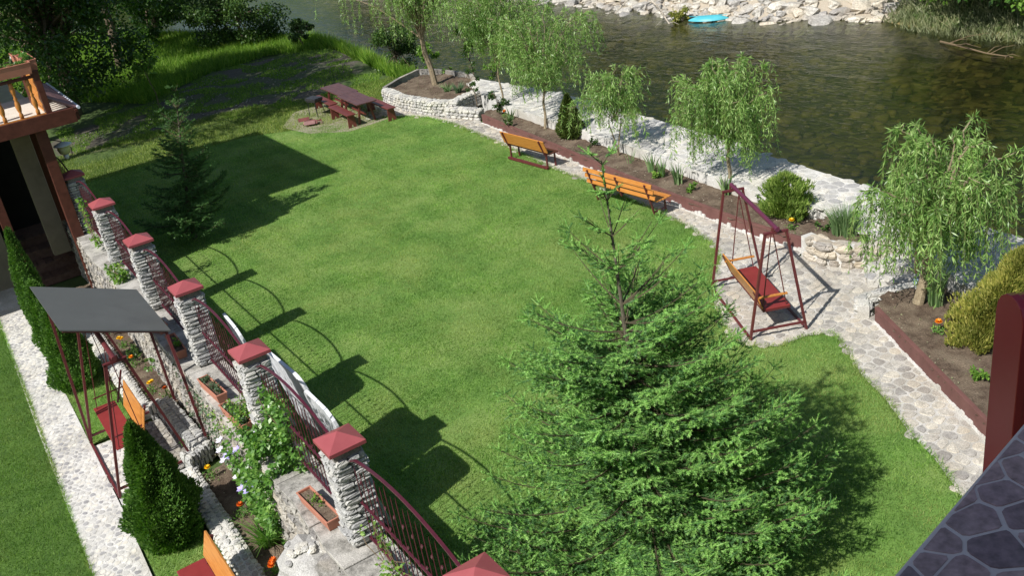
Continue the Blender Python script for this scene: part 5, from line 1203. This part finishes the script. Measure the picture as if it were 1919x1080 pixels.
for k, (x, y, z, c_, h_, l) in enumerate([(-.72, -5.15, .1, 'orange_fl', 1, 'orange marigold upper middle of the bed under the canopy beam'), (-.66, -4.1, .1, 'yellow_fl', 2, 'yellow orange marigold highest up in the bed behind the canopy'), (-.73, -6.55, .1, 'yellow_fl', 2, 'double yellow marigold lowest of three beside the canopy beam'), (-.55, -7.0, .1, 'deep_fl', 1, 'small deep orange flower next to the swing leg'), (-.76, -10.2, .1, 'yellow_fl', 1, 'yellow marigold alone on bare soil by the slab kerb'), (-.69, -11.55, .1, 'deep_fl', 1, 'deep orange flower in the shade left of the vine'), (-.80, -13.15, .1, 'deep_fl', 3, 'shaded deep orange flowers at the bottom edge'), (11.85, -11.05, .24, 'yellow_fl', 1, 'yellow marigold at the foot of the juniper'), (10.1, -15.75, .24, 'orange_fl', 1, 'orange marigold in front of the golden conifer'), (13.1, 1.9, .24, 'orange_fl', 2, 'orange flowers at the far end of the long bed')]):
    marigold(l, (x, y, z), c_, k, h_, .06 if x > 5 else .05)
for k, (x, y, s_, m, l) in enumerate([(12.55, .9, .16, 'decid2', 'small dark green plant in the long bed left of the crooked willow'), (12.3, -6.35, .14, 'bright', 'low green perennial near the curb between the benches and irises'), (12.15, -7.7, .13, 'bright', 'small green perennial below the iris row'), (12.9, -2.9, .16, 'decid2', 'dark perennial right of the olive conical conifer'), (12.0, -11.7, .22, 'decid2', 'leafy perennial beside the boulder planter'), (9.3, -17.0, .12, 'bright', 'small bright green plant beside the red metal column'), (12.6, -9.5, .15, 'decid2', 'little leafy plant behind the swing far end'), (-.62, -4.9, .22, 'decid2', 'leafy perennial among the marigolds below the wall'), (-.45, -6.0, .28, 'vine', 'green perennial at the wall foot beside the marigolds'), (-.72, -8.9, .1, 'vine', 'ferny tuft growing on the slab kerb'), (-.55, -3.2, .25, 'decid2', 'dark leafy clump between the marigolds and the stairs')]):
    leafy('perennial', l, 'plant', (x, y, .24 if x > 5 else .1), s_ * 1.6, s_, 150, .07, m, 80 + k, .01, .02, False, clumps=7)
# vine over wall and railing
def vine(label, boxes, n, seed, mat='vine', ls=.06, flowers=None):
    r = np.random.default_rng(seed); C = []
    tot = sum(b[6] for b in boxes); o = (boxes[0][0], boxes[0][1], 0)
    for x0, x1, y0, y1, z0, z1, w_ in boxes: C.append(r.uniform([x0, y0, z0], [x1, y1, z1], (int(n * w_ / tot), 3)))
    C = np.concatenate(C); nz = np.array([noise.noise(Vector(c * 3.0)) for c in C]); C = C[nz > -.12]
    T = thing('climbing_vine', label, 'climbing plant', o); D = r.normal(0, .7, (len(C), 3)) + [-.7, -.3, -.1]
    leaves('leaves', C, D, r.uniform(.6, 1.3, len(C)) * ls, ls * .7, mat, T, off=o, nrm=r.normal(0, .6, (len(C), 3)) + [-.5, -.3, .9])
    mb = MB()
    for k in range(14): p = Vector(C[r.integers(len(C))]) - Vector(o); q = Vector(C[r.integers(len(C))]) - Vector(o); mb.tube([p, (p + q) / 2 + Vector((-.05, 0, .05)), q], .005, 4)
    mb.build('stems', 'twig', T)
    for k, (x, y, z, c_) in enumerate(flowers or []):
        Cf = []; Df = []
        for q in range(6): a = 6.28 * q / 6 + k; Cf.append((x, y, z)); Df.append((math.cos(a) - .2, math.sin(a) * .8, math.cos(a) * .5 + .35))
        leaves('blossom', Cf, Df, .075, .055, c_, T, off=o, nrm=np.tile([-.6, -.4, .8], (6, 1)))
    return T
fl = [(-.55, -12.0, .95, 'violet_fl'), (-.62, -12.1, .85, 'violet_fl'), (-.52, -12.25, 1.0, 'violet_fl'), (-.66, -11.9, .8, 'violet_fl'), (-.62, -11.0, 1.0, 'white_fl'), (-.56, -10.9, 1.1, 'white_fl'), (-.6, -11.3, 1.05, 'violet_fl'), (-.64, -11.15, .9, 'white_fl'), (-.58, -11.45, 1.1, 'violet_fl'), (-.5, -11.6, 1.25, 'violet_fl'), (-.3, -12.1, 1.7, 'white_fl'), (-.6, -11.55, .8, 'white_fl')]
vine('lush green clematis with pale violet blossoms over the wall and railing', [(-.62, -.2, -12.9, -11.4, .5, 1.55, 5), (-.5, -.05, -13.1, -12.2, 1.4, 1.95, 4), (-.12, .1, -13.3, -12.2, 1.5, 2.5, 2), (-.6, -.35, -12.7, -11.2, .15, .8, 2)], 9500, 1, ls=.075, flowers=fl)
vine('yellowish creeper trailing down the wall left of the vined pillar', [(-.52, -.3, -11.6, -10.4, .5, 1.5, 2), (-.4, -.1, -11.9, -11.2, 1.45, 1.9, 2), (-.1, .05, -11.7, -11.1, 1.5, 2.1, 1)], 1500, 2, 'bright', .05)
vine('dark ivy on the wall face beside the half shaded pillar', [(-.48, -.36, -10.4, -8.2, .2, 1.35, 2)], 1100, 3, 'bluegreen', .05)
vine('bright tuft growing on the wall top in front of the second pillar from the house', [(-.42, -.1, -4.2, -3.5, 1.48, 1.75, 2)], 700, 4, 'bright', .07)
vine('creeper on the house side of the second pillar from the house', [(-.25, -.12, -1.9, -1.2, 1.6, 2.7, 2)], 260, 5, 'bright', .09)
vine('thin creeper in the railing in front of the nearest pillar', [(-.2, .02, -16.4, -15.5, 1.5, 2.1, 1)], 420, 6, 'bright', .05)

# big rocks and white pebbles set against the wall near the bottom
st = stone_set('grey_stone', .7, smooth=False)
for k, (p, s_, rz, lab) in enumerate([((-.6, -14.5, .62), (.38, .48, .78), .3, 'large pale boulder studded with white pebbles below the terracotta trough'), ((-.42, -15.0, 1.2), (.2, .26, .24), .6, 'smooth grey boulder wedged below the wall top near the bottom edge'), ((-.5, -15.35, .6), (.3, .38, .6), .1, 'rough boulder at the bottom edge right of the pebbled one')]):
    T = thing('boulder', lab, 'boulder', p, rz); o = link('rock', stone_mesh(700 + k, .75, 10, 7, .12).mesh('rock'), 'grey_stone' if k else 'white_stone', T); o.scale = s_; rr = random.Random(k)
    if k == 0:
        for q in range(22):
            a = rr.uniform(0, 6.28); d = rr.uniform(0, .8); x, y = math.cos(a) * d, math.sin(a) * d
            z = (1 - (abs(x) ** 2.6 + abs(y) ** 2.6)) ** .38 if abs(x) ** 2.6 + abs(y) ** 2.6 < 1 else 0
            put(random.choice(stone_set('white_stone', .9)), 'pebble', T, (x * s_[0], y * s_[1], z * s_[2] - .01), (.05, .06, .03), (0, 0, a))

# ------------------------------------------------------------------ person behind the willow
def person(loc, rz):
    T = thing('person', 'person in pale shoes and blue shorts standing behind the thick willow trunk', 'person', loc, rz)
    J = [(0, 0, .93), (0, .0, 1.12), (0, .01, 1.32), (0, 0, 1.45), (0, -.01, 1.53),  # pelvis..neck
         (.09, 0, .88), (.11, -.03, .5), (.12, .02, .1), (-.09, 0, .88), (-.12, -.02, .5), (-.13, .02, .1),
         (.19, 0, 1.40), (.25, .03, 1.13), (.24, -.08, .9), (-.19, 0, 1.40), (-.25, .03, 1.13), (-.24, -.08, .9), (0, -.015, 1.6), (0, -.02, 1.7), (.24, -.1, .83), (-.24, -.1, .83)]
    Rr = [.14, .125, .145, .08, .055, .085, .055, .036, .085, .055, .036, .058, .042, .028, .058, .042, .028, .085, .075, .03, .03]
    E = [(0, 1), (1, 2), (2, 3), (3, 4), (0, 5), (5, 6), (6, 7), (0, 8), (8, 9), (9, 10), (2, 11), (11, 12), (12, 13), (2, 14), (14, 15), (15, 16), (4, 17), (17, 18), (13, 19), (16, 20)]
    me = bpy.data.meshes.new('body'); me.from_pydata(J, E, []); o = link('body', me, 'skin', T); sk = o.modifiers.new('skin', 'SKIN'); sv = me.skin_vertices[0].data
    for i, q in enumerate(Rr): sv[i].radius = (q, q * (.72 if i in (0, 1, 2) else 1))
    sv[0].use_root = True; o.modifiers.new('sub', 'SUBSURF').levels = 2; o.modifiers['sub'].render_levels = 2
    for nm, m_, prof in (('shirt', 'cloth', [(.15, .92), (.155, 1.05), (.165, 1.25), (.17, 1.38), (.10, 1.45), (.07, 1.47)]), ('shorts', 'denim', [(.165, .72), (.17, .85), (.155, .97)])):
        mb = MB(); mb.lathe(prof, 18); mb.v = [(x * (1.15 if nm == 'shirt' else 1.3), y * .78, z) for x, y, z in mb.v]; mb.build(nm, m_, T, smooth=True)
    for s_ in (-1, 1):
        mb = MB(); mb.tube([(s_ * .16, 0, 1.41), (s_ * .235, .02, 1.2)], [.07, .062], 10); mb.build('sleeve', 'cloth', T, smooth=True)
        sh = stone_mesh(5, .7, 10, 6, .02); mb = MB(); mb.add([(x * .05 + s_ * .125, y * .14 - .06, max(z, -.9) * .05 + .048) for x, y, z in sh.v], sh.f); mb.build('shoe', 'shoe', T, smooth=True)
        mb = MB(); mb.tube([(s_ * .125, .015, .08), (s_ * .122, .01, .2)], [.046, .044], 10); mb.build('sock', 'cloth', T, smooth=True)
        for f_ in range(5):
            x = s_ * .24 + (f_ - 2) * .0 ; y = -.12 + (f_ - 2) * .018; mb = MB(); L_ = (.055, .075, .08, .075, .06)[f_]
            mb.tube([(x, y, .82), (x, y - .008, .82 - L_ * .55), (x - s_ * .01, y - .004, .82 - L_)], [.010, .009, .007], 6); mb.build('finger', 'skin', T, smooth=True)
        mb = MB(); mb.tube([(s_ * .035, -.088, 1.665), (s_ * .035, -.095, 1.665)], .009, 8); mb.build('eye', 'dark', T)
    mb = MB(); mb.tube([(0, -.085, 1.65), (0, -.112, 1.625)], [.008, .013], 6); mb.build('nose', 'skin', T)
    hm = stone_mesh(9, 1.0, 12, 8, .03); mb = MB(); mb.add([(x * .095, y * .105 + .012, z * .1 + 1.70) for x, y, z in hm.v if True], hm.f); mb.build('hair', 'hair', T, smooth=True)
person((11.58, -14.42, .17), rad(-60))
